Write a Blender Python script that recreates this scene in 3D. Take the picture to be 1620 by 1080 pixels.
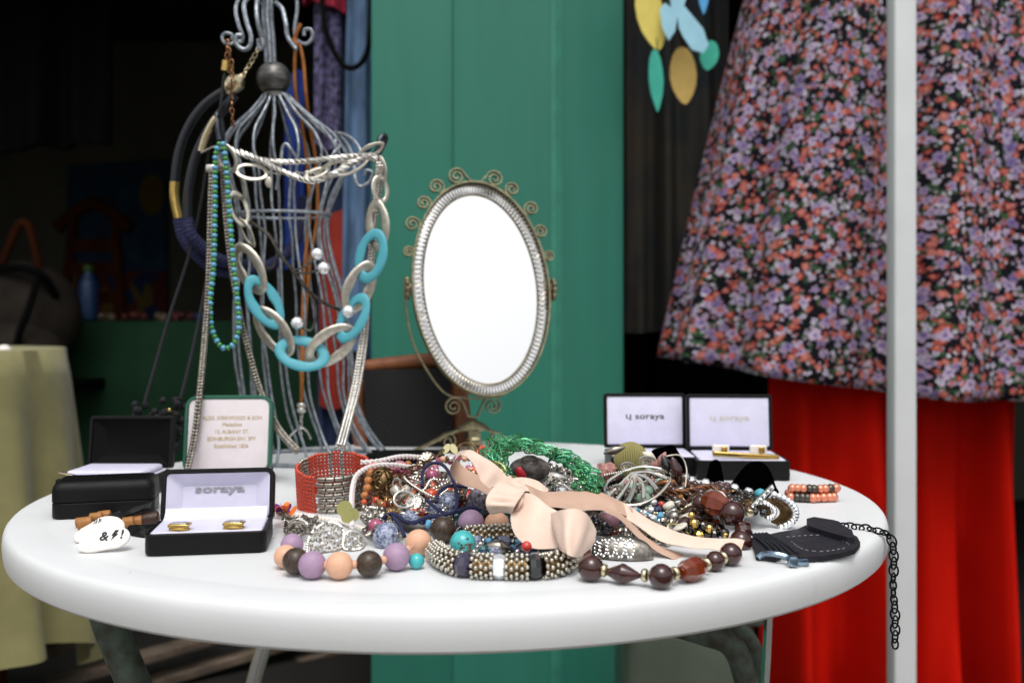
import bpy, bmesh, math, random
from mathutils import Vector, Matrix, noise as mnoise
R = math.radians
PI = math.pi
for o in list(bpy.data.objects): bpy.data.objects.remove(o)
sc = bpy.context.scene
C = sc.collection

# ------------------------------------------------------------------ camera, sky, sun, exposure
FPX, HOR, ZC, ZT = 1500.0, 514.0, 0.876, 0.72      # focal length in photo pixels, horizon row, eye height, table height
cd = bpy.data.cameras.new('camera'); cam = bpy.data.objects.new('camera', cd); C.objects.link(cam)
cam.location = (0, 0, ZC); cam.rotation_euler = (R(90), 0, 0)
cd.sensor_width = 36.0; cd.lens = 36.0*FPX/1620.0; cd.shift_y = (HOR-540.0)/1620.0
cd.clip_start = 0.02; cd.clip_end = 2000
cd.dof.use_dof = True; cd.dof.focus_distance = 0.71; cd.dof.aperture_fstop = 6.4
sc.camera = cam
w = bpy.data.worlds.new('World'); sc.world = w; w.use_nodes = True
nt = w.node_tree; nt.nodes.clear()
sky = nt.nodes.new('ShaderNodeTexSky'); sky.sky_type = 'NISHITA'; sky.sun_disc = False
SUN_EL, SUN_AZ = 66, 178
sky.sun_elevation = R(SUN_EL); sky.sun_rotation = R(SUN_AZ); sky.dust_density = 6.0; sky.air_density = 1.2; sky.ozone_density = 1.0
hs = nt.nodes.new('ShaderNodeHueSaturation'); hs.inputs['Saturation'].default_value = 0.22
bg = nt.nodes.new('ShaderNodeBackground'); bg.inputs['Strength'].default_value = 0.15
wo = nt.nodes.new('ShaderNodeOutputWorld')
nt.links.new(sky.outputs[0], hs.inputs['Color']); nt.links.new(hs.outputs[0], bg.inputs['Color']); nt.links.new(bg.outputs[0], wo.inputs['Surface'])
sl = bpy.data.lights.new('sun', 'SUN'); sl.energy = 0.55; sl.angle = R(25); sl.color = (1, 0.97, 0.93)
so = bpy.data.objects.new('sun', sl); C.objects.link(so); so.location = (0, -3, 5)
_el, _az = R(SUN_EL), R(SUN_AZ)
_d = Vector((math.sin(_az)*math.cos(_el), math.cos(_az)*math.cos(_el), math.sin(_el)))   # towards the sun
so.rotation_euler = _d.to_track_quat('Z', 'Y').to_euler()
sc.view_settings.view_transform = 'Standard'; sc.view_settings.look = 'None'
sc.view_settings.exposure = 0.25; sc.view_settings.gamma = 1.0; sc.view_settings.use_curve_mapping = False
sc.render.engine = 'CYCLES'; sc.cycles.use_denoising = True
sc.cycles.max_bounces = 8; sc.cycles.transparent_max_bounces = 8; sc.cycles.caustics_reflective = False; sc.cycles.caustics_refractive = False
sc.cycles.sample_clamp_indirect = 6.0

# ------------------------------------------------------------------ helpers
def P(x, y, Y): return Vector(((x-810.0)/FPX*Y, Y, ZC-(y-HOR)/FPX*Y))          # a point at distance Y
def YT(y): return (ZC-ZT)*FPX/(y-HOR)                                            # distance of a table-top row
def T(x, y, z=0.0):
    Y = (ZC-ZT-z)*FPX/(y-HOR); return P(x, y, Y)
def YM(y): return 0.585+(905.0-y)*(0.27/195.0)                                   # slope of the heap of jewellery
def Mp(x, y, d=0.0):
    v = P(x, y, YM(y)+d); v.z = max(v.z, ZT+0.003); return v
def S(h):
    h = h.lstrip('#'); c = [int(h[i:i+2], 16)/255 for i in (0, 2, 4)]
    return tuple(v/12.92 if v <= .04045 else ((v+.055)/1.055)**2.4 for v in c)+(1,)

MATS = {}
def M(name, col, rough=.5, metal=0., var=0., vscale=40., bump=0., bscale=200., coat=0., trans=0., ior=1.45, sheen=0., spec=.5, col2=None, stretch=None, detail=4, sss=0.):
    m = bpy.data.materials.new(name); m.use_nodes = True; MATS[name] = m
    n = m.node_tree.nodes; l = m.node_tree.links; b = n['Principled BSDF']
    col = S(col) if isinstance(col, str) else tuple(col)
    b.inputs['Base Color'].default_value = col; b.inputs['Roughness'].default_value = rough; b.inputs['Metallic'].default_value = metal
    b.inputs['IOR'].default_value = ior; b.inputs['Specular IOR Level'].default_value = spec
    b.inputs['Coat Weight'].default_value = coat; b.inputs['Coat Roughness'].default_value = .08
    b.inputs['Transmission Weight'].default_value = trans; b.inputs['Sheen Weight'].default_value = sheen
    if sss: b.inputs['Subsurface Weight'].default_value = sss; b.inputs['Subsurface Radius'].default_value = (.004, .003, .002); b.inputs['Subsurface Scale'].default_value = 1.0
    if var or bump or col2:
        tc = n.new('ShaderNodeTexCoord'); mp = n.new('ShaderNodeMapping'); l.new(tc.outputs['Object'], mp.inputs['Vector'])
        if stretch: mp.inputs['Scale'].default_value = stretch
    if var or col2:
        no = n.new('ShaderNodeTexNoise'); no.inputs['Scale'].default_value = vscale; no.inputs['Detail'].default_value = detail; l.new(mp.outputs[0], no.inputs['Vector'])
        cr = n.new('ShaderNodeValToRGB'); cr.color_ramp.elements[0].position = .36; cr.color_ramp.elements[1].position = .64
        if col2:
            c2 = S(col2) if isinstance(col2, str) else tuple(col2)
            cr.color_ramp.elements[0].color = c2; cr.color_ramp.elements[1].color = col
        else:
            cr.color_ramp.elements[0].color = tuple(max(0, v*(1-var)) for v in col[:3])+(1,)
            cr.color_ramp.elements[1].color = tuple(min(1, v*(1+var*.6)) for v in col[:3])+(1,)
        l.new(no.outputs['Fac'], cr.inputs['Fac']); l.new(cr.outputs['Color'], b.inputs['Base Color'])
        mr = n.new('ShaderNodeMapRange'); mr.inputs['To Min'].default_value = min(1, rough*1.25); mr.inputs['To Max'].default_value = rough*.8
        l.new(no.outputs['Fac'], mr.inputs['Value']); l.new(mr.outputs[0], b.inputs['Roughness'])
    if bump:
        nb = n.new('ShaderNodeTexNoise'); nb.inputs['Scale'].default_value = bscale; nb.inputs['Detail'].default_value = 3; l.new(mp.outputs[0], nb.inputs['Vector'])
        bu = n.new('ShaderNodeBump'); bu.inputs['Strength'].default_value = bump; bu.inputs['Distance'].default_value = .002
        l.new(nb.outputs['Fac'], bu.inputs['Height']); l.new(bu.outputs[0], b.inputs['Normal'])
    return m

def crom(pts, n, closed=False):
    """Catmull-Rom through pts, n samples a span"""
    pts = [Vector(p) for p in pts]; L = len(pts); out = []
    rng = range(L if closed else L-1)
    for i in rng:
        if closed: a, b, c, d = pts[i-1], pts[i], pts[(i+1) % L], pts[(i+2) % L]
        else: a, b, c, d = pts[max(i-1, 0)], pts[i], pts[i+1], pts[min(i+2, L-1)]
        for k in range(n):
            t = k/n
            out.append(.5*((2*b)+(c-a)*t+(2*a-5*b+4*c-d)*t*t+(3*b-3*c+d-a)*t**3))
    if not closed: out.append(pts[-1].copy())
    return out
def resample(pts, step, closed=False):
    q = list(pts)+([pts[0]] if closed else [])
    ds = [0]
    for i in range(1, len(q)): ds.append(ds[-1]+(q[i]-q[i-1]).length)
    n = max(1, round(ds[-1]/step)); out = []; j = 0
    for k in range(n+(0 if closed else 1)):
        s = ds[-1]*k/n
        while j < len(q)-2 and ds[j+1] < s: j += 1
        f = (s-ds[j])/max(1e-9, ds[j+1]-ds[j]); out.append(q[j].lerp(q[j+1], f))
    return out
def frames(pts, closed=False, up=None):
    n = len(pts); res = []; prev = None
    for i in range(n):
        if closed: t = pts[(i+1) % n]-pts[i-1]
        else: t = pts[min(i+1, n-1)]-pts[max(i-1, 0)]
        if t.length < 1e-9: t = Vector((0, 0, 1))
        t.normalize()
        if up is not None: a = Vector(up)
        elif prev is None: a = Vector((0, 0, 1)) if abs(t.z) < .9 else Vector((1, 0, 0))
        else: a = prev
        nn = a-t*a.dot(t)
        if nn.length < 1e-6: nn = t.orthogonal()
        nn.normalize(); prev = nn
        res.append((t, nn, t.cross(nn)))
    return res

_SPH = {}
def sphere_data(nu, nv):
    if (nu, nv) not in _SPH:
        v = [Vector((0, 0, 1))]; f = []
        for j in range(1, nv):
            th = PI*j/nv
            for i in range(nu):
                a = 2*PI*i/nu; v.append(Vector((math.sin(th)*math.cos(a), math.sin(th)*math.sin(a), math.cos(th))))
        v.append(Vector((0, 0, -1)))
        for i in range(nu): f.append((0, 1+i, 1+(i+1) % nu))
        for j in range(nv-2):
            for i in range(nu):
                a = 1+j*nu+i; b = 1+j*nu+(i+1) % nu; f.append((a, a+nu, b+nu, b))
        e = len(v)-1; s = 1+(nv-2)*nu
        for i in range(nu): f.append((e, s+(i+1) % nu, s+i))
        _SPH[(nu, nv)] = (v, f)
    return _SPH[(nu, nv)]

class MB:
    def __init__(s): s.v = []; s.f = []; s.fm = {}
    def add(s, vs, fs):
        o = len(s.v); s.v += [Vector(v) for v in vs]; s.f += [tuple(i+o for i in f) for f in fs]; return s
    def box(s, c, d, rot=None):
        c = Vector(c); h = Vector(d)/2; vs = []
        for x in (-1, 1):
            for y in (-1, 1):
                for z in (-1, 1):
                    p = Vector((x*h.x, y*h.y, z*h.z)); vs.append(c+(rot @ p if rot else p))
        return s.add(vs, [(0, 1, 3, 2), (4, 6, 7, 5), (0, 4, 5, 1), (2, 3, 7, 6), (0, 2, 6, 4), (1, 5, 7, 3)])
    def rbox(s, c, d, r, seg=3, rot=None):
        bm = bmesh.new(); bmesh.ops.create_cube(bm, size=1)
        for v in bm.verts: v.co = Vector((v.co.x*d[0], v.co.y*d[1], v.co.z*d[2]))
        bmesh.ops.bevel(bm, geom=list(bm.edges), offset=r, segments=seg, affect='EDGES', profile=.5)
        bm.verts.index_update(); c = Vector(c)
        vs = [c+(rot @ v.co if rot else v.co) for v in bm.verts]; fs = [tuple(v.index for v in f.verts) for f in bm.faces]
        bm.free(); return s.add(vs, fs)
    def ball(s, c, r, nu=8, nv=6, m=None):
        v, f = sphere_data(nu, nv); c = Vector(c)
        if isinstance(r, (int, float)): r = (r, r, r)
        return s.add([c+((m @ Vector((p.x*r[0], p.y*r[1], p.z*r[2]))) if m else Vector((p.x*r[0], p.y*r[1], p.z*r[2]))) for p in v], f)
    def tube(s, pts, r, sides=8, closed=False, caps=True):
        n = len(pts); fr = frames(pts, closed); vs = []; fs = []
        for i, p in enumerate(pts):
            rr = r[i] if isinstance(r, (list, tuple)) else r
            for k in range(sides):
                a = 2*PI*k/sides; vs.append(p+fr[i][1]*math.cos(a)*rr+fr[i][2]*math.sin(a)*rr)
        for i in range(n if closed else n-1):
            for k in range(sides):
                a = i*sides+k; b = i*sides+(k+1) % sides; c = ((i+1) % n)*sides; fs.append((a, b, c+(k+1) % sides, c+k))
        if not closed and caps: fs += [tuple(range(sides))[::-1], tuple((n-1)*sides+k for k in range(sides))]
        return s.add(vs, fs)
    def strip(s, pts, up, wid, th, closed=False):
        """rectangular section swept along pts; 'up' is the width direction"""
        n = len(pts); vs = []; fs = []; up = Vector(up).normalized()
        for i, p in enumerate(pts):
            t = (pts[(i+1) % n]-pts[i-1]) if closed else (pts[min(i+1, n-1)]-pts[max(i-1, 0)])
            q = t.cross(up); q = q.normalized() if q.length > 1e-9 else Vector((1, 0, 0))
            for a, b in ((-1, -1), (1, -1), (1, 1), (-1, 1)): vs.append(p+up*a*wid/2+q*b*th/2)
        for i in range(n if closed else n-1):
            for k in range(4):
                c = ((i+1) % n)*4; fs.append((i*4+k, i*4+(k+1) % 4, c+(k+1) % 4, c+k))
        if not closed: fs += [(3, 2, 1, 0), tuple((n-1)*4+k for k in range(4))]
        return s.add(vs, fs)
    def lathe(s, prof, nu=24, m=None):
        """prof: (radius, height) from bottom to top round local z"""
        vs = []; fs = []
        for r, z in prof:
            for i in range(nu):
                a = 2*PI*i/nu; p = Vector((r*math.cos(a), r*math.sin(a), z)); vs.append(m @ p if m else p)
        for j in range(len(prof)-1):
            for i in range(nu): fs.append((j*nu+i, j*nu+(i+1) % nu, (j+1)*nu+(i+1) % nu, (j+1)*nu+i))
        fs += [tuple(range(nu))[::-1], tuple((len(prof)-1)*nu+i for i in range(nu))]
        return s.add(vs, fs)
    def grid(s, rows, closed=False):
        n = len(rows[0]); vs = [p for r in rows for p in r]; fs = []
        for j in range(len(rows)-1):
            for i in range(n if closed else n-1): fs.append((j*n+i, j*n+(i+1) % n, (j+1)*n+(i+1) % n, (j+1)*n+i))
        return s.add(vs, fs)
    def slab(s, poly, th, m):
        """flat outline (x,y) given thickness th along local z, placed by m"""
        n = len(poly); vs = [m @ Vector((x, y, -th/2)) for x, y in poly]+[m @ Vector((x, y, th/2)) for x, y in poly]
        fs = [tuple(range(n))[::-1], tuple(range(n, 2*n))]+[(i, (i+1) % n, n+(i+1) % n, n+i) for i in range(n)]
        return s.add(vs, fs)
    def xf(s, m): s.v = [m @ v for v in s.v]; return s
    def mesh(s, name, mat, smooth=True, ang=40):
        me = bpy.data.meshes.new(name); me.from_pydata([tuple(v) for v in s.v], [], s.f)
        if smooth:
            me.polygons.foreach_set('use_smooth', [True]*len(me.polygons))
            me.set_sharp_from_angle(angle=R(ang))
        me.update()
        for q in (mat if isinstance(mat, (list, tuple)) else [mat]):
            if q: me.materials.append(MATS[q] if isinstance(q, str) else q)
        for i, k in s.fm.items(): me.polygons[i].material_index = k
        return me
    def build(s, name, mat, parent=None, smooth=True, ang=40, **kw): return link(name, s.mesh(name, mat, smooth, ang), parent, **kw)

WM = {}
def link(name, me, parent=None, m=None, label=None, cat=None, group=None, kind=None):
    o = bpy.data.objects.new(name, me); C.objects.link(o); m = m or Matrix()
    WM[o.name] = m
    if parent: o.parent = parent; o.matrix_parent_inverse = WM[parent.name].inverted()
    o.matrix_basis = m
    for k, v in (('label', label), ('category', cat), ('group', group), ('kind', kind)):
        if v: o[k] = v
    return o
def thing(name, label, cat, loc, group=None):
    return link(name, None, None, Matrix.Translation(Vector(loc)), label, cat, group)
def struct(name, mb, mat, **kw):
    return mb.build(name, mat, kind='structure', **kw)

_BM = {}
def bead(parent, shape, mat, c, r, axis=None, name='bead', label=None):
    """one bead: shared mesh, own object. shape: ball, faceted, oval, bicone, barrel, disc"""
    key = (shape, mat)
    if key not in _BM:
        b = MB(); sm = True
        if shape == 'ball': b.ball((0, 0, 0), 1, 24, 16)
        elif shape == 'small': b.ball((0, 0, 0), 1, 10, 7)
        elif shape == 'faceted': b.ball((0, 0, 0), 1, 9, 6); sm = False
        elif shape == 'oval': b.lathe([(.1, -1), (.35, -.85), (.7, -.5), (.92, -.2), (1, 0), (.92, .2), (.7, .5), (.35, .85), (.1, 1)], 20)
        elif shape == 'bicone': b.lathe([(.12, -1), (.2, -.97), (.55, -.55), (.93, -.08), (.96, 0), (.93, .08), (.55, .55), (.2, .97), (.12, 1)], 20)
        elif shape == 'barrel': b.lathe([(.3, -1), (.55, -.96), (.72, -.8), (1, -.3), (1, .3), (.72, .8), (.55, .96), (.3, 1)], 7); sm = False
        elif shape == 'disc': b.lathe([(.4, -1), (.8, -.85), (1, -.3), (1, .3), (.8, .85), (.4, 1)], 16)
        elif shape == 'tube': b.lathe([(.75, -1), (.97, -.9), (1, -.8), (1, .8), (.97, .9), (.75, 1)], 12)
        elif shape == 'stone':
            rnd = random.Random(5); v, f = sphere_data(9, 7)
            b.add([p*(.82+.3*rnd.random()) for p in v], f); sm = False
        _BM[key] = b.mesh('bead', mat, sm, 50)
    if isinstance(r, (int, float)): r = (r, r, r)
    rot = Vector(axis).normalized().to_track_quat('Z', 'X').to_matrix().to_4x4() if axis is not None else Matrix()
    m = Matrix.Translation(Vector(c)) @ rot @ Matrix.Diagonal((r[0], r[1], r[2], 1))
    return link(name, _BM[key], parent, m, label)

def ring_pts(a, b, n): return [Vector((a*math.cos(2*PI*i/n), b*math.sin(2*PI*i/n), 0)) for i in range(n)]
def chain_into(mb, pts, L, W, wr, twist=90, seg=10, sides=5, ov=.74, closed=False):
    """links of length L, width W, wire radius wr along pts"""
    q = resample(pts, L*ov, closed); fr = frames(q, closed); ring = ring_pts(L/2-wr, W/2-wr, seg)
    for i, p in enumerate(q):
        t, n, b = fr[i]; a = R(twist*(i % 2)+20*math.sin(i*1.7))
        x = n*math.cos(a)+b*math.sin(a)
        mb.tube([p+t*r.x+x*r.y for r in ring], wr, sides, closed=True)
    return mb
def balls_into(mb, pts, r, step, nu=7, nv=5, closed=False):
    for p in resample(pts, step, closed): mb.ball(p, r, nu, nv)
    return mb
def ribbon_into(mb, pairs, n=8, th=.0004, nw=8, bulge=0., rev=None):
    A = crom([a for a, b in pairs], n); B = crom([b for a, b in pairs], n); rows = []; rb = []
    for i in range(len(A)):
        t = A[min(i+1, len(A)-1)]-A[max(i-1, 0)]; nn = (B[i]-A[i]).cross(t); nn = nn.normalized() if nn.length > 1e-12 else Vector((0, 0, 1))
        row = []; row2 = []
        for k in range(nw+1):
            f = k/nw; p = A[i].lerp(B[i], f)+nn*bulge*math.sin(PI*f)*(.6+.4*math.sin(i*.7))
            p = p+nn*(.0013*mnoise.noise(p*60)+.0005*mnoise.noise(p*170)*math.sin(PI*f)); row.append(p+nn*th/2); row2.append(p-nn*th/2)
        rows.append(row+row2[::-1])
    f0 = len(mb.f); mb.grid(rows, closed=True); k = len(rows[0])
    if rev is not None:                                   # second material on one side: duller reverse, its tan also painting loop shade
        for j in range(len(rows)-1):
            for i in range(k):
                side = 0 if i < nw else (1 if nw < i < 2*nw+1 else None)
                if side == rev: mb.fm[f0+j*k+i] = 1
    o = len(mb.v)-len(rows)*k; mb.f.append(tuple(o+i for i in range(k))[::-1]); mb.f.append(tuple(o+(len(rows)-1)*k+i for i in range(k)))
    return mb
def text_part(txt, size, mat, parent, m, ext=.00012, sx=1.0, bold=0., name='lettering'):
    cu = bpy.data.curves.new('t', 'FONT'); cu.body = txt; cu.size = size; cu.align_x = 'CENTER'; cu.align_y = 'CENTER'; cu.extrude = ext; cu.offset = bold; cu.resolution_u = 3
    ob = bpy.data.objects.new('t', cu); C.objects.link(ob)
    dg = bpy.context.evaluated_depsgraph_get(); me = bpy.data.meshes.new_from_object(ob.evaluated_get(dg)); bpy.data.objects.remove(ob)
    me.materials.clear(); me.materials.append(MATS[mat]); me.name = name
    return link(name, me, parent, m @ Matrix.Diagonal((sx, 1, 1, 1)))
def basis(o, x, y, z): return Matrix(((x.x, y.x, z.x, o.x), (x.y, y.y, z.y, o.y), (x.z, y.z, z.z, o.z), (0, 0, 0, 1)))
def px3(l): return [P(*q) for q in l]
# ------------------------------------------------------------------ materials
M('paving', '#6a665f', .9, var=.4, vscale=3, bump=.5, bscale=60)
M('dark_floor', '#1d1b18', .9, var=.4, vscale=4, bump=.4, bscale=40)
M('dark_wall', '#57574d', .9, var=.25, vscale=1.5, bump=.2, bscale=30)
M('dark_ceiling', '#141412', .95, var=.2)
M('table_plastic', '#d9dbdc', .45, var=.04, vscale=9, bump=.09, bscale=1200, detail=8)
M('green_paint', '#2f7664', .40, spec=.4, var=.06, vscale=4, bump=.06, bscale=30, stretch=(7, 7, .6), detail=8)
M('white_paint', '#d6d9da', .35, var=.04, vscale=12)
M('leg_paint', '#56665d', .55, var=.35, vscale=60, col2='#3d3a30', bump=.2, bscale=300)
M('chrome', '#c9ccce', .22, 1., var=.1)
M('khaki_cloth', '#8b8659', .9, var=.12, vscale=18, bump=.15, bscale=700, sheen=.2)
M('bottle_green_cloth', '#0f3a20', .95, var=.2, vscale=6)
M('wood_orange', '#37190a', .9, spec=.1, var=.3, vscale=20, stretch=(1, 1, .15))
M('wood_grey', '#6b5d50', .8, var=.4, vscale=30, stretch=(.15, 1, 1), bump=.4, bscale=120)
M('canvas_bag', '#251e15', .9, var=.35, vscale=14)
M('black_strap', '#060606', .8, spec=.1)
M('bottle_blue', '#213e66', .3)
M('cap_green', '#33501a', .5)
M('trinket_red', '#562520', .6, var=.3); M('trinket_tan', '#665844', .6, var=.3); M('trinket_blue', '#2f4f8a', .5)
M('denim_dark', '#1b2845', .95, var=.35, vscale=16, bump=.2, bscale=900)
M('denim_light', '#5b7798', .95, var=.3, vscale=14, bump=.2, bscale=900, stretch=(4, 4, 1))
M('lace_purple', '#6d6690', .9, vscale=90, col2='#151322')
M('blue_cloth', '#0d2f78', .85, var=.2)
M('red_garment', '#85200d', .85, var=.25, vscale=8)
M('magenta_cloth', '#8f1230', .8)
M('red_cloth', '#b81103', .85, var=.12, vscale=5, bump=.15, bscale=500, spec=.1)
M('brown_patterned', '#38332a', .95, vscale=9, col2='#20262a')
M('paper_yellow', '#e2cf6a', .8, var=.06); M('paper_blue', '#9fd0e2', .8, var=.05); M('paper_teal', '#3fae98', .8, var=.06); M('paper_tan', '#cbab62', .8, var=.08); M('paper_sky', '#5aa8e0', .8)
M('wire_zinc', '#959ca4', .45, .7, var=.35, vscale=150, bump=.3, bscale=500)
M('wire_dark', '#454a52', .4, .8, var=.3, vscale=150)
M('ball_zinc', '#6b6a68', .38, .8, var=.45, vscale=60, stretch=(1, 1, 3))
M('brass_old', '#8f866a', .42, .75, var=.3, vscale=120, bump=.25, bscale=500)
M('coil_silver', '#b3aca0', .3, .9, var=.2, vscale=200)
M('mirror_glass', (.93, .93, .92, 1), .005, 1.)
M('silver', '#d6d3cc', .24, 1., var=.15, vscale=200)
M('silver_matt', '#cfc9bb', .36, .85, var=.18, vscale=160, bump=.15, bscale=600)
M('silver_old', '#9c968c', .3, 1., var=.45, vscale=260)
M('pewter', '#5e5a54', .35, 1., var=.4, vscale=220)
M('bronze', '#7b6547', .36, 1., var=.45, vscale=240)
M('copper', '#8d6448', .35, 1., var=.3, vscale=200)
M('gold', '#cfae66', .2, 1., var=.12, vscale=200)
M('pale_gold', '#d6c8a4', .25, 1., var=.12, vscale=200)
M('turquoise_matt', '#4fa3b2', .45, var=.05, vscale=90)
M('turquoise_stone', '#46b2b4', .28, vscale=3, var=.12, coat=.3)
M('bead_blue_glass', '#5fa5c8', .12, var=.2, vscale=300, coat=.5)
M('bead_green_glass', '#3f8f3a', .15, var=.2, vscale=300, coat=.5)
M('black_tube', '#14161c', .33, coat=.2)
M('navy_cord', '#23264a', .85, var=.2, vscale=200, bump=.6, bscale=900)
M('black_cord', '#101116', .8, bump=.4, bscale=800)
M('tan_suede', '#9a5f2c', .85, var=.2, vscale=120)
M('crystal', (.92, .94, .96, 1), .03, .55, coat=1.)
M('rhinestone', (.9, .92, .95, 1), .06, .75)
M('leatherette', '#08090a', .42, spec=.25, var=.15, vscale=80, bump=.25, bscale=1400)
M('box_black_inner', '#050506', .7, spec=.15)
M('velvet_black', '#020203', 1., spec=0.)
M('satin_white', '#d2d0e4', .42, var=.04, vscale=60, bump=.12, bscale=180)
M('satin_pink', '#d8d0d3', .45, var=.04, vscale=50, bump=.1, bscale=160)
M('green_case', '#1d5a46', .5)
M('ink_gold', '#b49a5c', .5, .3); M('ink_dark', '#4a4742', .5); M('ink_faint', '#c3bfae', .5); M('ink_silver', '#9a9aa2', .25, .9); M('ink_black', '#15151a', .7)
M('bag_weave', '#131313', .8)
M('tan_leather', '#8a5230', .55, var=.35, vscale=40, bump=.3, bscale=300)
M('bead_lilac', '#a387a2', .5, var=.05, vscale=3); M('bead_peach', '#dbaa8c', .5, var=.05, vscale=3); M('bead_mauve', '#7b5560', .5, var=.08)
M('bead_wood', '#4a3a2b', .42, vscale=3, col2='#2c2019', stretch=(1, 3, .4), coat=.15)
M('seed_red', '#bd3a1b', .32, var=.15, vscale=300, coat=.3)
M('seed_white', '#efe8e6', .3, coat=.3)
M('pearl', '#efe6dc', .22, coat=.6)
M('ribbon_reverse', '#bf9f8b', .8, var=.05, vscale=60, bump=.1, bscale=700); M('ribbon_peach', '#e2c7b5', .62, var=.04, vscale=60, bump=.08, bscale=500, sheen=.2)
M('amber_brown', '#3a1510', .1, var=.4, vscale=2.5, coat=.7)
M('amber_clear', '#8a3412', .08, trans=.45, coat=.6, ior=1.5)
M('glass_blue', '#b9c2dc', .12, vscale=4, col2='#3d4870', coat=.8, trans=.15, bump=.6, bscale=7)
M('glass_smoke', '#b6aab8', .12, vscale=4, col2='#4a4256', coat=.8, trans=.15, bump=.6, bscale=7)
M('glass_pink', '#c9658c', .1, trans=.35, coat=.5, var=.3, vscale=3)
M('glass_orange', '#d8522a', .15, trans=.2, coat=.5, var=.3, vscale=3)
M('glass_navy', '#101a4a', .08, coat=.8); M('glass_black', '#08090c', .06, coat=.8); M('glass_purple', '#2c2240', .06, coat=.8); M('glass_teal', '#0f4a50', .1, coat=.8, var=.3, vscale=3)
M('glass_red', '#c23a34', .2, coat=.5)
M('jade', '#8fae9a', .25, sss=.1, coat=.4)
M('stone_pink', '#b08078', .5, var=.25, vscale=3)
M('wood_tan', '#a06c36', .5, var=.35, vscale=5, stretch=(1, 3, 1)); M('wood_dark', '#3a241a', .45, var=.3, vscale=4)
M('bead_copper_clay', '#b5733e', .45, var=.4, vscale=3)
M('ceramic', '#eee9e2', .4, var=.03, vscale=50)
M('petal_orange', '#e8762a', .7, var=.2, vscale=120); M('petal_purple', '#7d2580', .6, var=.25, vscale=120)
M('dotted_pink', '#8e2a48', .8)
M('olive_weave', '#8a8350', .8, var=.1)
M('green_enamel', '#2c8440', .3, .5, vscale=90, col2='#0f4a30', coat=.4); M('green_teal', '#1f6a50', .28, .55, vscale=90, col2='#58b078', coat=.4); M('green_gold', '#7f8050', .35, .6, var=.3, vscale=180)
M('lime_disc', '#b3b06c', .3, coat=.3, trans=.35)
M('deep_red', '#9a1020', .4)
M('bone', '#d9d2c2', .45, var=.1, vscale=90)
M('leather_black', '#1a1a22', .55, var=.25, vscale=120, bump=.6, bscale=7)
M('thread_grey', '#77757a', .8)
M('black_metal', '#0e0e10', .35, .7)
M('steel_blue', '#8fa5b8', .25, 1., var=.1)
M('pearl_copper', '#e08a6c', .2, .45, coat=.5)
M('bin_plastic', '#4a5247', .35, var=.2, vscale=8)
def dots_mat():
    m = MATS['dotted_pink']; n = m.node_tree.nodes; l = m.node_tree.links; b = n['Principled BSDF']
    tc = n.new('ShaderNodeTexCoord'); vo = n.new('ShaderNodeTexVoronoi'); vo.inputs['Scale'].default_value = 420; vo.inputs['Randomness'].default_value = .15
    cr = n.new('ShaderNodeValToRGB'); cr.color_ramp.interpolation = 'LINEAR'; cr.color_ramp.elements[0].position = .3; cr.color_ramp.elements[0].color = (.85, .75, .75, 1); cr.color_ramp.elements[1].position = .38; cr.color_ramp.elements[1].color = S('#8e2a48')
    l.new(tc.outputs['Object'], vo.inputs['Vector']); l.new(vo.outputs['Distance'], cr.inputs['Fac']); l.new(cr.outputs['Color'], b.inputs['Base Color'])
dots_mat()

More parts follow.
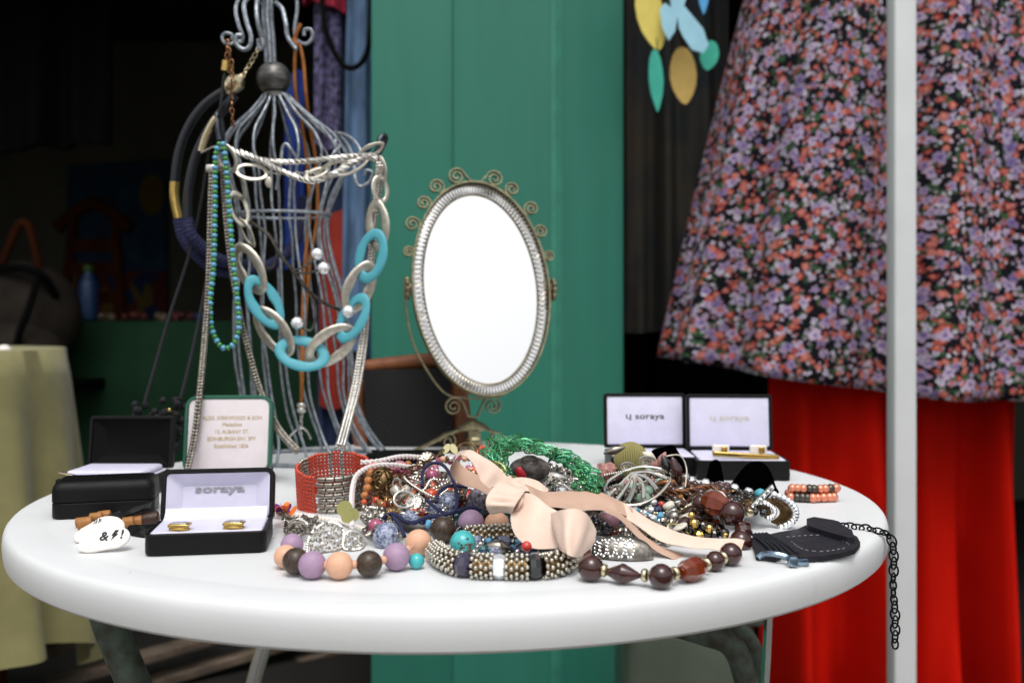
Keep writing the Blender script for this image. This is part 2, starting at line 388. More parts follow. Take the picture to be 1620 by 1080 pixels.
def floral_mat():
    m = bpy.data.materials.new('floral_print'); MATS['floral_print'] = m; m.use_nodes = True
    n = m.node_tree.nodes; l = m.node_tree.links; b = n['Principled BSDF']; b.inputs['Roughness'].default_value = .85; b.inputs['Specular IOR Level'].default_value = .2
    uv = n.new('ShaderNodeUVMap'); uv.uv_map = 'UVMap'
    def math_(op, a, c=None, clamp=False):
        q = n.new('ShaderNodeMath'); q.operation = op; q.use_clamp = clamp
        for i, v in enumerate((a, c)):
            if v is None: continue
            if isinstance(v, (int, float)): q.inputs[i].default_value = v
            else: l.new(v, q.inputs[i])
        return q.outputs[0]
    def layer(prev, scale, off, r, prob, ramp, petals, depth, centre, rnd=.9):
        mp = n.new('ShaderNodeMapping'); mp.inputs['Location'].default_value = (off, off*1.7, 0); mp.inputs['Scale'].default_value = (scale, scale, 1); l.new(uv.outputs[0], mp.inputs['Vector'])
        wn = n.new('ShaderNodeTexNoise'); wn.inputs['Scale'].default_value = 2.2; wn.noise_dimensions = '2D'; l.new(mp.outputs[0], wn.inputs['Vector'])
        ad = n.new('ShaderNodeVectorMath'); ad.operation = 'MULTIPLY_ADD'; ad.inputs[1].default_value = (.5, .5, 0); l.new(wn.outputs['Color'], ad.inputs[0]); l.new(mp.outputs[0], ad.inputs[2])
        vo = n.new('ShaderNodeTexVoronoi'); vo.voronoi_dimensions = '2D'; vo.inputs['Scale'].default_value = 1; vo.inputs['Randomness'].default_value = rnd; l.new(ad.outputs[0], vo.inputs['Vector'])
        sb = n.new('ShaderNodeVectorMath'); sb.operation = 'SUBTRACT'; l.new(ad.outputs[0], sb.inputs[0]); l.new(vo.outputs['Position'], sb.inputs[1])
        sx = n.new('ShaderNodeSeparateXYZ'); l.new(sb.outputs[0], sx.inputs[0])
        rc = n.new('ShaderNodeSeparateColor'); l.new(vo.outputs['Color'], rc.inputs[0])
        an = math_('ARCTAN2', sx.outputs[1], sx.outputs[0])
        wv = math_('SINE', math_('ADD', math_('MULTIPLY', an, petals), math_('MULTIPLY', rc.outputs[0], 6.28)))
        rad = math_('MULTIPLY', math_('ADD', math_('MULTIPLY', wv, depth), 1.0), math_('ADD', math_('MULTIPLY', rc.outputs[1], r*.7), r*.6))
        q = math_('DIVIDE', vo.outputs['Distance'], rad)                      # 0 at the heart, 1 at the petal tip
        mask = math_('MULTIPLY', math_('LESS_THAN', q, 1.0), math_('LESS_THAN', rc.outputs[2], prob))
        cr = n.new('ShaderNodeValToRGB'); els = cr.color_ramp.elements; els[0].position = 0; els[0].color = ramp[0]; els[1].position = 1; els[1].color = ramp[-1]
        for i in range(1, len(ramp)-1): e = els.new(i/(len(ramp)-1)); e.color = ramp[i]
        l.new(rc.outputs[0], cr.inputs['Fac'])
        sh = n.new('ShaderNodeMix'); sh.data_type = 'RGBA'; l.new(cr.outputs[0], sh.inputs['B']); sh.inputs['A'].default_value = centre
        cf = n.new('ShaderNodeMapRange'); cf.inputs['From Min'].default_value = .15; cf.inputs['From Max'].default_value = .6; l.new(math_('ADD', q, math_('MULTIPLY', wv, .12)), cf.inputs['Value']); l.new(cf.outputs[0], sh.inputs['Factor'])
        mx = n.new('ShaderNodeMix'); mx.data_type = 'RGBA'; l.new(mask, mx.inputs['Factor']); l.new(prev, mx.inputs['A']) if prev is not None else None
        if prev is None: mx.inputs['A'].default_value = S('#090a12')
        l.new(sh.outputs['Result'], mx.inputs['B']); return mx.outputs['Result']
    lil = [S('#756891'), S('#9c88a6'), S('#bcaac2'), S('#85769a')]; red = [S('#8a2e28'), S('#a8483e'), S('#bc6c62'), S('#7e2826')]; wh = [S('#b2aebc'), S('#d0cad2'), S('#9a90a8')]; gr = [S('#2d4a30'), S('#44603f'), S('#1f3528')]
    c = layer(None, 56, 3.1, .40, .5, gr, 2, .45, S('#22382a'))
    c = layer(c, 115, 7.7, .36, .42, [S('#9a4038'), S('#8a8298'), S('#bfb9c2')], 4, .2, S('#a9403a'))
    c = layer(c, 74, 1.3, .34, .40, wh, 5, .2, S('#6f64a0'))
    c = layer(c, 52, 5.9, .34, .42, red, 8, .16, S('#c98a78'))
    c = layer(c, 43, 9.2, .38, .47, lil, 5, .22, S('#5a4a86'))
    c = layer(c, 62, 12.4, .32, .24, red, 8, .16, S('#c07a6a'))
    l.new(c, b.inputs['Base Color'])
floral_mat()
def weave_mat():
    m = MATS['bag_weave']; n = m.node_tree.nodes; l = m.node_tree.links; b = n['Principled BSDF']
    tc = n.new('ShaderNodeTexCoord'); ch = n.new('ShaderNodeTexChecker'); ch.inputs['Scale'].default_value = 330; ch.inputs['Color1'].default_value = S('#202020'); ch.inputs['Color2'].default_value = S('#060606')
    l.new(tc.outputs['Object'], ch.inputs['Vector']); l.new(ch.outputs[0], b.inputs['Base Color'])
    bu = n.new('ShaderNodeBump'); bu.inputs['Distance'].default_value = .001; l.new(ch.outputs[1], bu.inputs['Height']); l.new(bu.outputs[0], b.inputs['Normal'])
weave_mat()
def painting_mat():
    m = bpy.data.materials.new('painting'); MATS['painting'] = m; m.use_nodes = True
    n = m.node_tree.nodes; l = m.node_tree.links; b = n['Principled BSDF']; b.inputs['Roughness'].default_value = .9
    uv = n.new('ShaderNodeUVMap'); sp = n.new('ShaderNodeSeparateXYZ'); l.new(uv.outputs[0], sp.inputs[0])
    no = n.new('ShaderNodeTexNoise'); no.inputs['Scale'].default_value = 7; l.new(uv.outputs[0], no.inputs['Vector'])
    a = n.new('ShaderNodeValToRGB'); e = a.color_ramp.elements; e[0].position = .3; e[0].color = S('#0e2745'); e[1].position = .7; e[1].color = S('#1c435c'); l.new(no.outputs['Fac'], a.inputs['Fac'])
    vo = n.new('ShaderNodeTexVoronoi'); vo.inputs['Scale'].default_value = 9; l.new(uv.outputs[0], vo.inputs['Vector'])
    cb = n.new('ShaderNodeValToRGB'); cb.color_ramp.interpolation = 'CONSTANT'; e = cb.color_ramp.elements; e[0].position = 0; e[0].color = S('#501510'); e[1].position = .3; e[1].color = S('#64511c'); q = e.new(.5); q.color = S('#15274d'); q = e.new(.75); q.color = S('#582017')
    se = n.new('ShaderNodeSeparateColor'); l.new(vo.outputs['Color'], se.inputs[0]); l.new(se.outputs[0], cb.inputs['Fac'])
    lt = n.new('ShaderNodeMath'); lt.operation = 'LESS_THAN'; lt.inputs[1].default_value = .3; l.new(sp.outputs[1], lt.inputs[0])
    mx = n.new('ShaderNodeMix'); mx.data_type = 'RGBA'; l.new(lt.outputs[0], mx.inputs['Factor']); l.new(a.outputs[0], mx.inputs['A']); l.new(cb.outputs[0], mx.inputs['B'])
    vs = n.new('ShaderNodeVectorMath'); vs.operation = 'DISTANCE'; vs.inputs[1].default_value = (.86, .78, 0); l.new(uv.outputs[0], vs.inputs[0])
    l2 = n.new('ShaderNodeMath'); l2.operation = 'LESS_THAN'; l2.inputs[1].default_value = .13; l.new(vs.outputs['Value'], l2.inputs[0])
    m2 = n.new('ShaderNodeMix'); m2.data_type = 'RGBA'; l.new(l2.outputs[0], m2.inputs['Factor']); l.new(mx.outputs['Result'], m2.inputs['A']); m2.inputs['B'].default_value = S('#64541c'); l.new(m2.outputs['Result'], b.inputs['Base Color'])
painting_mat()

def specks():
    m = MATS['table_plastic']; n = m.node_tree.nodes; l = m.node_tree.links; b = n['Principled BSDF']; old = b.inputs['Base Color'].links[0].from_socket
    tc = n.new('ShaderNodeTexCoord'); vo = n.new('ShaderNodeTexVoronoi'); vo.inputs['Scale'].default_value = 75; l.new(tc.outputs['Object'], vo.inputs['Vector'])
    se = n.new('ShaderNodeSeparateColor'); l.new(vo.outputs['Color'], se.inputs[0])
    a = n.new('ShaderNodeMath'); a.operation = 'LESS_THAN'; a.inputs[1].default_value = .07; l.new(vo.outputs['Distance'], a.inputs[0])
    c = n.new('ShaderNodeMath'); c.operation = 'GREATER_THAN'; c.inputs[1].default_value = .86; l.new(se.outputs[0], c.inputs[0])
    d = n.new('ShaderNodeMath'); d.operation = 'MULTIPLY'; l.new(a.outputs[0], d.inputs[0]); l.new(c.outputs[0], d.inputs[1])
    mp = n.new('ShaderNodeMapping'); mp.inputs['Scale'].default_value = (9, 160, 60); mp.inputs['Rotation'].default_value = (0, 0, .5); l.new(tc.outputs['Object'], mp.inputs['Vector'])
    no = n.new('ShaderNodeTexNoise'); no.inputs['Scale'].default_value = 1; no.inputs['Detail'].default_value = 6; l.new(mp.outputs[0], no.inputs['Vector'])
    cr = n.new('ShaderNodeValToRGB'); cr.color_ramp.elements[0].position = .60; cr.color_ramp.elements[0].color = (0, 0, 0, 1); cr.color_ramp.elements[1].position = .78; cr.color_ramp.elements[1].color = (.10, .10, .10, 1); l.new(no.outputs['Fac'], cr.inputs['Fac'])
    f = n.new('ShaderNodeMath'); f.operation = 'MAXIMUM'; l.new(d.outputs[0], f.inputs[0]); l.new(cr.outputs[0], f.inputs[1])
    mx = n.new('ShaderNodeMix'); mx.data_type = 'RGBA'; l.new(f.outputs[0], mx.inputs['Factor']); l.new(old, mx.inputs['A']); mx.inputs['B'].default_value = S('#9d978c'); l.new(mx.outputs['Result'], b.inputs['Base Color'])
specks()

# ------------------------------------------------------------------ the setting
struct('ground', MB().add([(-300, -300, 0), (300, -300, 0), (300, 300, 0), (-300, 300, 0)], [(0, 1, 2, 3)]), 'paving')
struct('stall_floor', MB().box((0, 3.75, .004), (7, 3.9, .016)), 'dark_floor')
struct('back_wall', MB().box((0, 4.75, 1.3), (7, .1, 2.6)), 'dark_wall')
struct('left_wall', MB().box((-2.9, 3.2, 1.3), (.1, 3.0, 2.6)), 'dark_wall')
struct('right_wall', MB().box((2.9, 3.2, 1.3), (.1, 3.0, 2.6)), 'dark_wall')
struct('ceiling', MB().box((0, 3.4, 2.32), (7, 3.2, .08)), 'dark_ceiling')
struct('front_light_block', MB().box((0, 2.32, 2.06), (7, .06, .44)), 'dark_ceiling')  # unseen board, added to keep skylight out of the stall

# ------------------------------------------------------------------ round table
TC = Vector((-.0520, .90, 0)); TR = .381
t = thing('round_table', 'round white plastic folding table covered with jewellery', 'table', (TC.x, TC.y, 0))
pr = [(0.001, .690), (TR-.03, .690), (TR-.008, .6935), (TR-.0035, .6945), (TR-.0015, .6965), (TR-.0005, .701), (TR, .708), (TR-.0004, .7130), (TR-.0014, .7165), (TR-.0032, .7187), (TR-.006, .7198), (TR-.03, .72), (TR-.031, .7199), (TR-.034, .7199), (TR-.035, .72), (TR*.5, .72), (.001, .72)]
MB().lathe(pr, 160, Matrix.Translation((TC.x, TC.y, 0))).build('tabletop', 'table_plastic', t, ang=30)
def tleg(pts, r, mat): MB().tube(crom(pts, 8), r, 16).build('leg', mat, t)
tleg([P(165, 960, .80), P(178, 1000, .80), P(216, 1090, .80), P(300, 1290, .80), Vector((-.17, .80, .012))], .0135, 'leg_paint')
tleg([P(428, 985, 1.05), P(415, 1030, 1.05), P(398, 1090, 1.05), P(360, 1240, 1.05), Vector((-.36, 1.05, .012))], .0085, 'chrome')
tleg([P(1060, 985, .86), P(1110, 1000, .86), P(1155, 1018, .86), P(1176, 1060, .86), P(1182, 1120, .86), P(1185, 1400, .86), Vector((.216, .86, .012))], .011, 'leg_paint')
tleg([P(1100, 975, .99), P(1165, 990, .99), P(1195, 1030, .99), P(1203, 1090, .99), P(1205, 1300, .99), Vector((.262, .99, .012))], .008, 'leg_paint')
MB().strip([P(1216, 960, .9), P(1213, 1030, .9), P(1209, 1100, .9), P(1200, 1250, .9)], (1, 0, 0), .005, .012).build('brace', 'chrome', t)

# ------------------------------------------------------------------ green container door post, white pole
M('green_highlight', '#3d8773', .35, var=.12, vscale=30)  # lighter green that paints the highlight on the post's corner
M('agate', '#8a8078', .3, vscale=2.2, col2='#3f3a38', coat=.4)
M('charm_gold', '#8f8a66', .4, .4)
g = thing('green_metal_post', 'broad green painted metal post behind the oval mirror', 'post', (-.02, 1.93, 0))
Y0 = 1.90
def gx(p, Y=Y0): return (p-810)/FPX*Y
MB().rbox(((gx(587)+gx(716))/2, Y0+.05, 1.2), (gx(716)-gx(587)-.0006, .10, 2.4), .002).build('panel', 'green_paint', g)
pl2 = [(gx(716), Y0+.0015), (gx(718), Y0-.001), (gx(862), Y0-.001), (gx(870), Y0-.0006), (gx(876), Y0+.001), (gx(881), Y0+.004), (gx(885), Y0+.009), (gx(890), Y0+.012), (gx(900), Y0+.016), (gx(985), Y0+.04), (gx(990), Y0+.045), (gx(991), Y0+.055), (gx(985), Y0+.12), (gx(716), Y0+.12)]
n_ = len(pl2); MB().add([(x, y, 0) for x, y in pl2]+[(x, y, 2.4) for x, y in pl2], [tuple(range(n_))[::-1], tuple(range(n_, 2*n_))]+[(i, (i+1) % n_, n_+(i+1) % n_, n_+i) for i in range(n_)]).build('panel', 'green_paint', g, ang=35)
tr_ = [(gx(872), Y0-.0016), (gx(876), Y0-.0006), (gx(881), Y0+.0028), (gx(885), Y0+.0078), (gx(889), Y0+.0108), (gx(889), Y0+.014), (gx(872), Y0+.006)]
n_ = len(tr_); MB().add([(x, y, 0) for x, y in tr_]+[(x, y, 2.4) for x, y in tr_], [tuple(range(n_))[::-1], tuple(range(n_, 2*n_))]+[(i, (i+1) % n_, n_+(i+1) % n_, n_+i) for i in range(n_)]).build('edge_highlight', 'green_highlight', g, ang=50)  # paler strip: corner highlight put into the colour
rl = thing('clothes_rail', 'white square metal pole of the clothes rail before the floral skirt', 'clothes rail', ((1426-810)/FPX*1.45, 1.45, 0))
xr = (1426-810)/FPX*1.45
MB().rbox((xr, 1.45, 1.0), (.034, .034, 1.98), .004).build('upright', 'white_paint', rl)
MB().rbox((xr, 1.67, 1.985), (.03, .72, .03), .004).build('arm', 'white_paint', rl)
MB().rbox((xr, 1.45, .012), (.3, .06, .02), .004).build('foot', 'white_paint', rl)

# ------------------------------------------------------------------ hanging clothes
def with_uv(o, uvs):
    ul = o.data.uv_layers.new(name='UVMap')
    for p in o.data.polygons:
        for li in p.loop_indices: ul.data[li].uv = uvs[o.data.loops[li].vertex_index]
def skirt():
    NU, NV = 240, 60; xc, yc = (1490-810)/FPX*1.95, 1.95; vs = []; uv = []; rows = []
    arc = [0]
    for i in range(NU): t0, t1 = 2*PI*i/NU, 2*PI*(i+1)/NU; arc.append(arc[-1]+math.hypot(.50*(math.cos(t1)-math.cos(t0)), .19*(math.sin(t1)-math.sin(t0))))
    for j in range(NV+1):
        f = j/NV; row = []
        for i in range(NU):
            th = 2*PI*i/NU
            side = max(0, -math.cos(th)); zh = .735+.075*side**1.4
            z = 1.95*(1-f)+zh*f
            a = .262+(.546-.262)*f**.74; b = .15+.06*f
            rip = f**.8*(.055*math.sin(11*th+.6+.5*f)+.026*math.sin(19*th+2.1+f)+.022*math.sin(5*th+1)+.008*math.sin(31*th))
            row.append(Vector((xc+(a*(1+rip*.5))*math.cos(th)-.02*f, yc+(b+rip*1.0)*math.sin(th), z)))
            uv.append((arc[i], z))
        rows.append(row)
    mb = MB().grid(rows, closed=True); me = mb.mesh('skirt', 'floral_print', True, 80)
    o = link('floral_skirt', me, None, label='dark flared skirt with lilac and red floral print hanging on the rail', cat='skirt')
    ul = me.uv_layers.new(name='UVMap')
    for p in me.polygons:
        us = [uv[me.loops[li].vertex_index] for li in p.loop_indices]; mxu = max(u[0] for u in us)
        for li, u in zip(p.loop_indices, us): ul.data[li].uv = (u[0]+(arc[-1] if mxu-u[0] > 1 else 0), u[1])
    md = o.modifiers.new('thickness', 'SOLIDIFY'); md.thickness = .0015
skirt()
def drape(name, x0, x1, y0, y1, Y, folds, amp, mat, label, cat, seed=1, group=None, flare=0., parent=None, top_amp=.4):
    """hanging cloth: closed flat tube with vertical folds between photo columns x0..x1 and rows y0..y1"""
    rnd = random.Random(seed); ph = [rnd.random()*6.28 for _ in range(4)]; NU, NV = 120, 24; rows = []
    a = P(x0, y0, Y); b = P(x1, y0, Y); zt = P(x0, y0, Y).z; zb = P(x0, y1, Y).z
    for j in range(NV+1):
        f = j/NV; z = zt+(zb-zt)*f; row = []
        for i in range(NU):
            th = 2*PI*i/NU; u = .5-.5*math.cos(th)          # 0..1..0
            k = (top_amp+(1-top_amp)*f)
            wv = math.sin(folds*PI*2*u+ph[0]+.5*math.sin(3*f+ph[3]))+.5*math.sin(folds*PI*3.3*u+ph[1]+f)
            xx = a.x+(b.x-a.x)*(.5+(u-.5)*(1+flare*f))
            row.append(Vector((xx, Y+amp*k*wv+(.012+.004*f)*(1 if th < PI else -1)*abs(math.sin(th))**.4*-1, z+.01*math.sin(4*u+ph[2]))))
        rows.append(row)
    return MB().grid(rows, closed=True).build(name, mat, parent, ang=80, label=label, cat=cat, group=group)
drape('red_skirt', 1222, 1612, 520, 1330, 1.90, 3.8, .085, 'red_cloth', 'long plain red skirt hanging below the floral skirt', 'skirt', 4, flare=.03, top_amp=.12)
dg = thing('denim_clothes', 'dark and pale blue denim clothes hanging beside the green post', 'clothes', P(545, 700, 2.03))
drape('garment', 500, 600, -160, 730, 2.03, 3, .012, 'denim_dark', None, None, 7, parent=dg)
drape('garment', 548, 592, -60, 560, 2.0, 2, .010, 'denim_light', None, None, 9, parent=dg, flare=.35)
drape('lace_scarf', 497, 540, -80, 232, 1.985, 2, .008, 'lace_purple', 'purple and black lace scarf hanging beside the denim', 'scarf', 3)
drape('blue_garment', 453, 482, 120, 420, 1.99, 2, .008, 'blue_cloth', 'bright blue strip of cloth hanging behind the wire bust', 'clothes', 5)
drape('red_garment', 508, 556, 330, 640, 2.0, 1.5, .010, 'red_garment', 'red and orange garment hanging behind the wire bust', 'clothes', 6)
MB().tube(crom(px3([(509, -60, 1.96), (512, 30, 1.95), (530, 85, 1.95), (552, 108, 1.95), (575, 95, 1.95), (586, 50, 1.95), (588, -60, 1.96)]), 8), .006, 8).build('strap_loop', 'black_strap', None, label='black strap hanging in a loop before the denim', cat='strap')
drape('magenta_top', 478, 546, -120, 12, 1.97, 2, .01, 'magenta_cloth', 'magenta cloth edge at the top above the denim', 'clothes', 8)
drape('patterned_dress', 985, 1150, -160, 520, 2.2, 3, .03, 'brown_patterned', 'dark muted patterned dress between green post and floral skirt', 'dress', 12)
drape('black_drape', -80, 175, -160, 235, 2.7, 3, .03, 'black_strap', 'black garment hanging in the dark top left corner', 'clothes', 14)

drape('black_drape', 985, 1260, 410, 980, 2.5, 4, .03, 'black_strap', 'black sheet added as painted shade low behind the two right hand boxes', 'clothes', 17)  # added black backdrop, darkens the gap where the back wall would show
gl = thing('leaf_garland', 'garland of cut paper leaves in yellow blue and teal', 'garland', P(1070, 170, 1.84))
def leaf_poly(w, h, n=16, tip=1.0):
    pts = []
    for i in range(n): a = 2*PI*i/n; s = math.sin(a); pts.append((w*math.cos(a)*(1-.35*tip*max(0, -s)**2), h*s))
    return pts
def paper(poly, x, y, Y, ang, mat, yaw=0):
    m = Matrix.Translation(P(x, y, Y)) @ Matrix.Rotation(R(yaw), 4, 'Z') @ Matrix.Rotation(R(90), 4, 'X') @ Matrix.Rotation(R(ang), 4, 'Z')
    k = Y/FPX; MB().slab([(a*k, b*k) for a, b in poly], .0025, m).build('leaf', mat, gl, ang=30)
paper(leaf_poly(24, 55), 1030, 26, 1.84, 14, 'paper_yellow', 12)
paper(leaf_poly(21, 46), 1081, 120, 1.86, 4, 'paper_tan', -10)
paper(leaf_poly(13, 50, tip=2), 1038, 128, 1.83, 3, 'paper_teal', 20)
paper(leaf_poly(15, 24), 1122, 88, 1.87, -10, 'paper_teal')
paper(leaf_poly(8, 30, tip=2), 1113, -6, 1.85, 0, 'paper_sky')
paper([(-16, 70), (14, 70), (16, 40), (10, 20), (40, -18), (48, -44), (40, -56), (22, -50), (8, -28), (2, -14), (0, 4), (-4, -20), (-14, -34), (-24, -14), (-28, 16), (-20, 26), (-10, 18)], 1072, 30, 1.82, 0, 'paper_blue', -8)
cm = MB(); cm.tube(crom(px3([(1015, -150, 1.85), (1035, -20, 1.85), (1060, 20, 1.84), (1082, 76, 1.86)]), 6), .0012, 6); cm.tube(crom(px3([(1035, -20, 1.85), (1040, 80, 1.84)]), 4), .0012, 6); cm.tube(crom(px3([(1113, -150, 1.85), (1113, -20, 1.85), (1120, 66, 1.87)]), 4), .0012, 6)
cm.build('cord', 'black_strap', gl)

# ------------------------------------------------------------------ left background: khaki table, green table, things inside
def cloth_table(name, cx, cy, rx, ry, zt, zb, mat, label, nf, amp, square=False, corner=0.):
    NU = 200; rows = []
    for f in (0, .5, .8, .93, 1.0): rows.append([Vector((cx+rx*f*math.cos(2*PI*i/NU), cy+ry*f*math.sin(2*PI*i/NU), zt+.004)) for i in range(NU)])
    if square:
        rows = []
        def sq(a, f):
            c, s = math.cos(a), math.sin(a); k = 1/max(abs(c), abs(s)); return (cx+rx*f*c*k, cy+ry*f*s*k)
        for f in (0.02, .5, .9, .98, 1): rows.append([Vector((*sq(2*PI*i/NU+.01, f), zt)) for i in range(NU)])
    for j in range(1, 15):
        f = j/14; row = []
        for i in range(NU):
            a = 2*PI*i/NU+(.01 if square else 0); wv = math.sin(nf*a)+.5*math.sin(nf*1.7*a+1)
            base = Vector((*sq(a, 1), 0)) if square else Vector((cx+rx*math.cos(a), cy+ry*math.sin(a), 0))
            out = Vector((math.cos(a), math.sin(a), 0))*(.006+amp*f*(wv+1.6))
            row.append(base+out+Vector((0, 0, zt-.006+(zb-zt)*f-corner*f*max(0, math.sin(2*a+.5))**3)))
        rows.append(row)
    t = thing(name, label, 'table', (cx, cy, 0))
    MB().grid(rows, closed=True).build('tablecloth', mat, t, ang=80)
    for sx in (-.7, .7):
        for sy in (-.7, .7): MB().tube([Vector((cx+rx*.7*sx, cy+ry*.7*sy, .01)), Vector((cx+rx*.7*sx, cy+ry*.7*sy, zt-.02))], .015, 8).build('leg', 'wood_orange', t)
cloth_table('draped_table', -1.235, 1.78, .36, .36, .826, .30, 'khaki_cloth', 'table under a khaki cloth at the left edge', 13, .028, corner=.12)
kn = thing('drawer_knob', 'small white ceramic knob lying on the khaki cloth', 'knob', (-1.0, 1.86, .83))
MB().ball(P(7, 556, 1.78), .013, 16, 12).build('knob', 'ceramic', kn); MB().tube([P(7, 556, 1.78), P(7, 556, 1.78)+Vector((0, .01, -.012))], .006, 10).build('stem', 'chrome', kn)
cloth_table('draped_table', -.95, 3.25, .53, .35, .888, .02, 'bottle_green_cloth', 'long table under a dark green cloth inside the stall', 14, .01, square=True)
pa = MB().add([P(106, 262, 4.66), P(262, 252, 4.66), P(262, 505, 4.66), P(106, 505, 4.66)], [(0, 1, 2, 3)]); vs = [Vector(v) for v in pa.v]
pm = MB().add(vs+[v+Vector((0, .02, 0)) for v in vs], [(3, 2, 1, 0), (4, 5, 6, 7), (0, 1, 5, 4), (1, 2, 6, 5), (2, 3, 7, 6), (3, 0, 4, 7)])
po = pm.build('wall_hanging', 'painting', None, smooth=False, label='blue childlike painted cloth with yellow sun on the dark back wall', cat='painting')
with_uv(po, [(0, 1), (1, 1), (1, 0), (0, 0)]*2)
vr = thing('wooden_valet', 'orange brown wooden valet stand before the blue painting', 'valet stand', P(150, 780, 3.75))
yv = 3.75
for xa, xb in ((118, 98), (182, 196)): MB().tube([P(xa, 345, yv), P(xb, 520, yv), P(xb-(6 if xb < 150 else -6), 860, yv)], .02, 10).build('post', 'wood_orange', vr)
MB().tube(crom(px3([(90, 362, yv), (110, 345, yv), (148, 322, yv), (188, 345, yv), (208, 362, yv)]), 6), .028, 10).build('hanger', 'wood_orange', vr)
for yy in (388, 425, 470): MB().box((P(150, yy, yv).x, yv, P(150, yy, yv).z), (.2, .03, .05)).build('rail', 'wood_orange', vr)
bt = thing('water_bottle', 'blue bottle with green cap on the green cloth', 'bottle', P(140, 500, 3.1))
bo = P(140, 506, 3.1); bo.z = .892; mt = Matrix.Translation(bo)
MB().lathe([(.024, 0), (.03, .004), (.03, .115), (.026, .13), (.014, .15), (.013, .16)], 20, mt).build('body', 'bottle_blue', bt)
MB().lathe([(.016, .158), (.017, .16), (.017, .178), (.014, .18)], 16, mt).build('cap', 'cap_green', bt)
for k, (x, wd, mt_, h) in enumerate([(112, 18, 'trinket_red', 10), (175, 26, 'trinket_tan', 8), (215, 30, 'trinket_red', 12), (258, 24, 'trinket_tan', 9), (292, 34, 'trinket_red', 11), (325, 20, 'trinket_blue', 14)]):
    c = P(x, 507, 3.02+.03*(k % 2)); c.z = .895; o = MB()
    rr = random.Random(k); 
    for q in range(7): o.ball(c+Vector((rr.uniform(-.5, .5)*wd*.002, rr.uniform(-.02, .02), rr.uniform(.0, .6)*h*.002)), .009+.006*rr.random(), 8, 6)
    o.build('bead_heap', mt_, None, label='blurred %s heap of beads on the green cloth, %s from its left end' % (mt_.split('_')[1], ['first', 'second', 'third', 'fourth', 'fifth', 'sixth'][k]), cat='beads', group='bead heaps on the green cloth')
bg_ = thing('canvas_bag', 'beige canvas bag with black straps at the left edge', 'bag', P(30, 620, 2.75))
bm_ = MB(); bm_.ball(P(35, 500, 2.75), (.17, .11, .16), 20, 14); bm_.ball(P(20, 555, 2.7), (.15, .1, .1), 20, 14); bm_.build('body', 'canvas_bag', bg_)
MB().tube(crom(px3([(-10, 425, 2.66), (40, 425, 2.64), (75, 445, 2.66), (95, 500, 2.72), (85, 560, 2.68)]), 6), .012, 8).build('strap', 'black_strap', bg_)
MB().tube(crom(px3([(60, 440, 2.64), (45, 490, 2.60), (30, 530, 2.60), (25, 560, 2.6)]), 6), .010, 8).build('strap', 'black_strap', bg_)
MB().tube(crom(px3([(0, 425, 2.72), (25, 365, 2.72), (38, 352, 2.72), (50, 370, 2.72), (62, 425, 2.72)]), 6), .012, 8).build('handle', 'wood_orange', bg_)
st = thing('side_table', 'low dark table carrying the canvas bag', 'table', (-1.45, 2.75, 0))
MB().box((-1.42, 2.78, .70), (.36, .36, .03)).build('tabletop', 'black_strap', st)
for sx in (-.15, .15):
    for sy in (-.15, .15): MB().box((-1.42+sx, 2.78+sy, .35), (.03, .03, .68)).build('leg', 'black_strap', st)

# ------------------------------------------------------------------ under the table: weathered slats and a plastic bin
pl = thing('slatted_pallet', 'stack of weathered wooden slats on the ground under the table', 'pallet', P(330, 1100, 2.3))
for k, (xa, ya, xb, yb) in enumerate([(60, 1030, 330, 950), (80, 1080, 480, 968), (100, 1120, 560, 985), (150, 1150, 620, 1000), (230, 1170, 660, 1010), (300, 1200, 700, 1030), (-20, 1010, 260, 935)]):
    a = P(xa, ya, 2.05+.05*k); b = P(xb, yb, 2.45+.05*k); d = (b-a); L = d.length
    q = d.to_track_quat('X', 'Z').to_matrix()
    MB().rbox((a+b)/2, (L, .05, .022), .003, 1, rot=q).build('slat', 'wood_grey', pl)
for s in (0, 1): MB().box(P(180+300*s, 1100, 2.3+.25*s)-Vector((0, 0, .12)), (.06, .5, .2)).build('bearer', 'wood_grey', pl)
bn = thing('storage_bin', 'grey green plastic bin on the ground under the table', 'bin', P(1080, 1200, 1.62))
c = P(1085, 1010, 1.62)
MB().rbox((c.x, 1.66, .20), (.22, .2, .37), .03, 4).build('body', 'bin_plastic', bn)
MB().rbox((c.x, 1.66, .392), (.235, .215, .022), .008, 3).build('lid', 'bin_plastic', bn)
# ------------------------------------------------------------------ wire bust
YF = 1.10; K = YF/FPX
wb = thing('wire_bust', 'grey wire dress form jewellery stand hung with necklaces', 'jewellery stand', (P(490, 700, YF).x, YF, ZT))
rowsF = [(152, 437, 20), (168, 439, 34), (190, 442, 58), (215, 446, 86), (245, 450, 98), (275, 452, 92), (308, 450, 80), (340, 449, 72), (375, 451, 70), (420, 454, 76), (470, 458, 85), (520, 462, 90), (570, 466, 91), (620, 471, 90), (665, 480, 95), (700, 490, 107), (727, 497, 122)]
def form_pt(k, a, grow=1.0):
    y, cx, hw = rowsF[k]; Yd = YF-hw*K*.72*math.sin(a)*grow
    return P(cx+hw*math.cos(a)*grow, y, YF)+Vector((0, Yd-YF, 0))
NW = 18
for i in range(NW):
    a = 2*PI*(i+.37)/NW
    rr = random.Random(i); pts = [form_pt(k, a+.03*math.sin(k*.9+i))+Vector((rr.uniform(-.0012, .0012), 0, 0)) for k in range(len(rowsF))]
    pts[-1].z = ZT+.002
    MB().tube(crom(pts, 5), .00165, 7).build('wire', 'wire_zinc', wb)
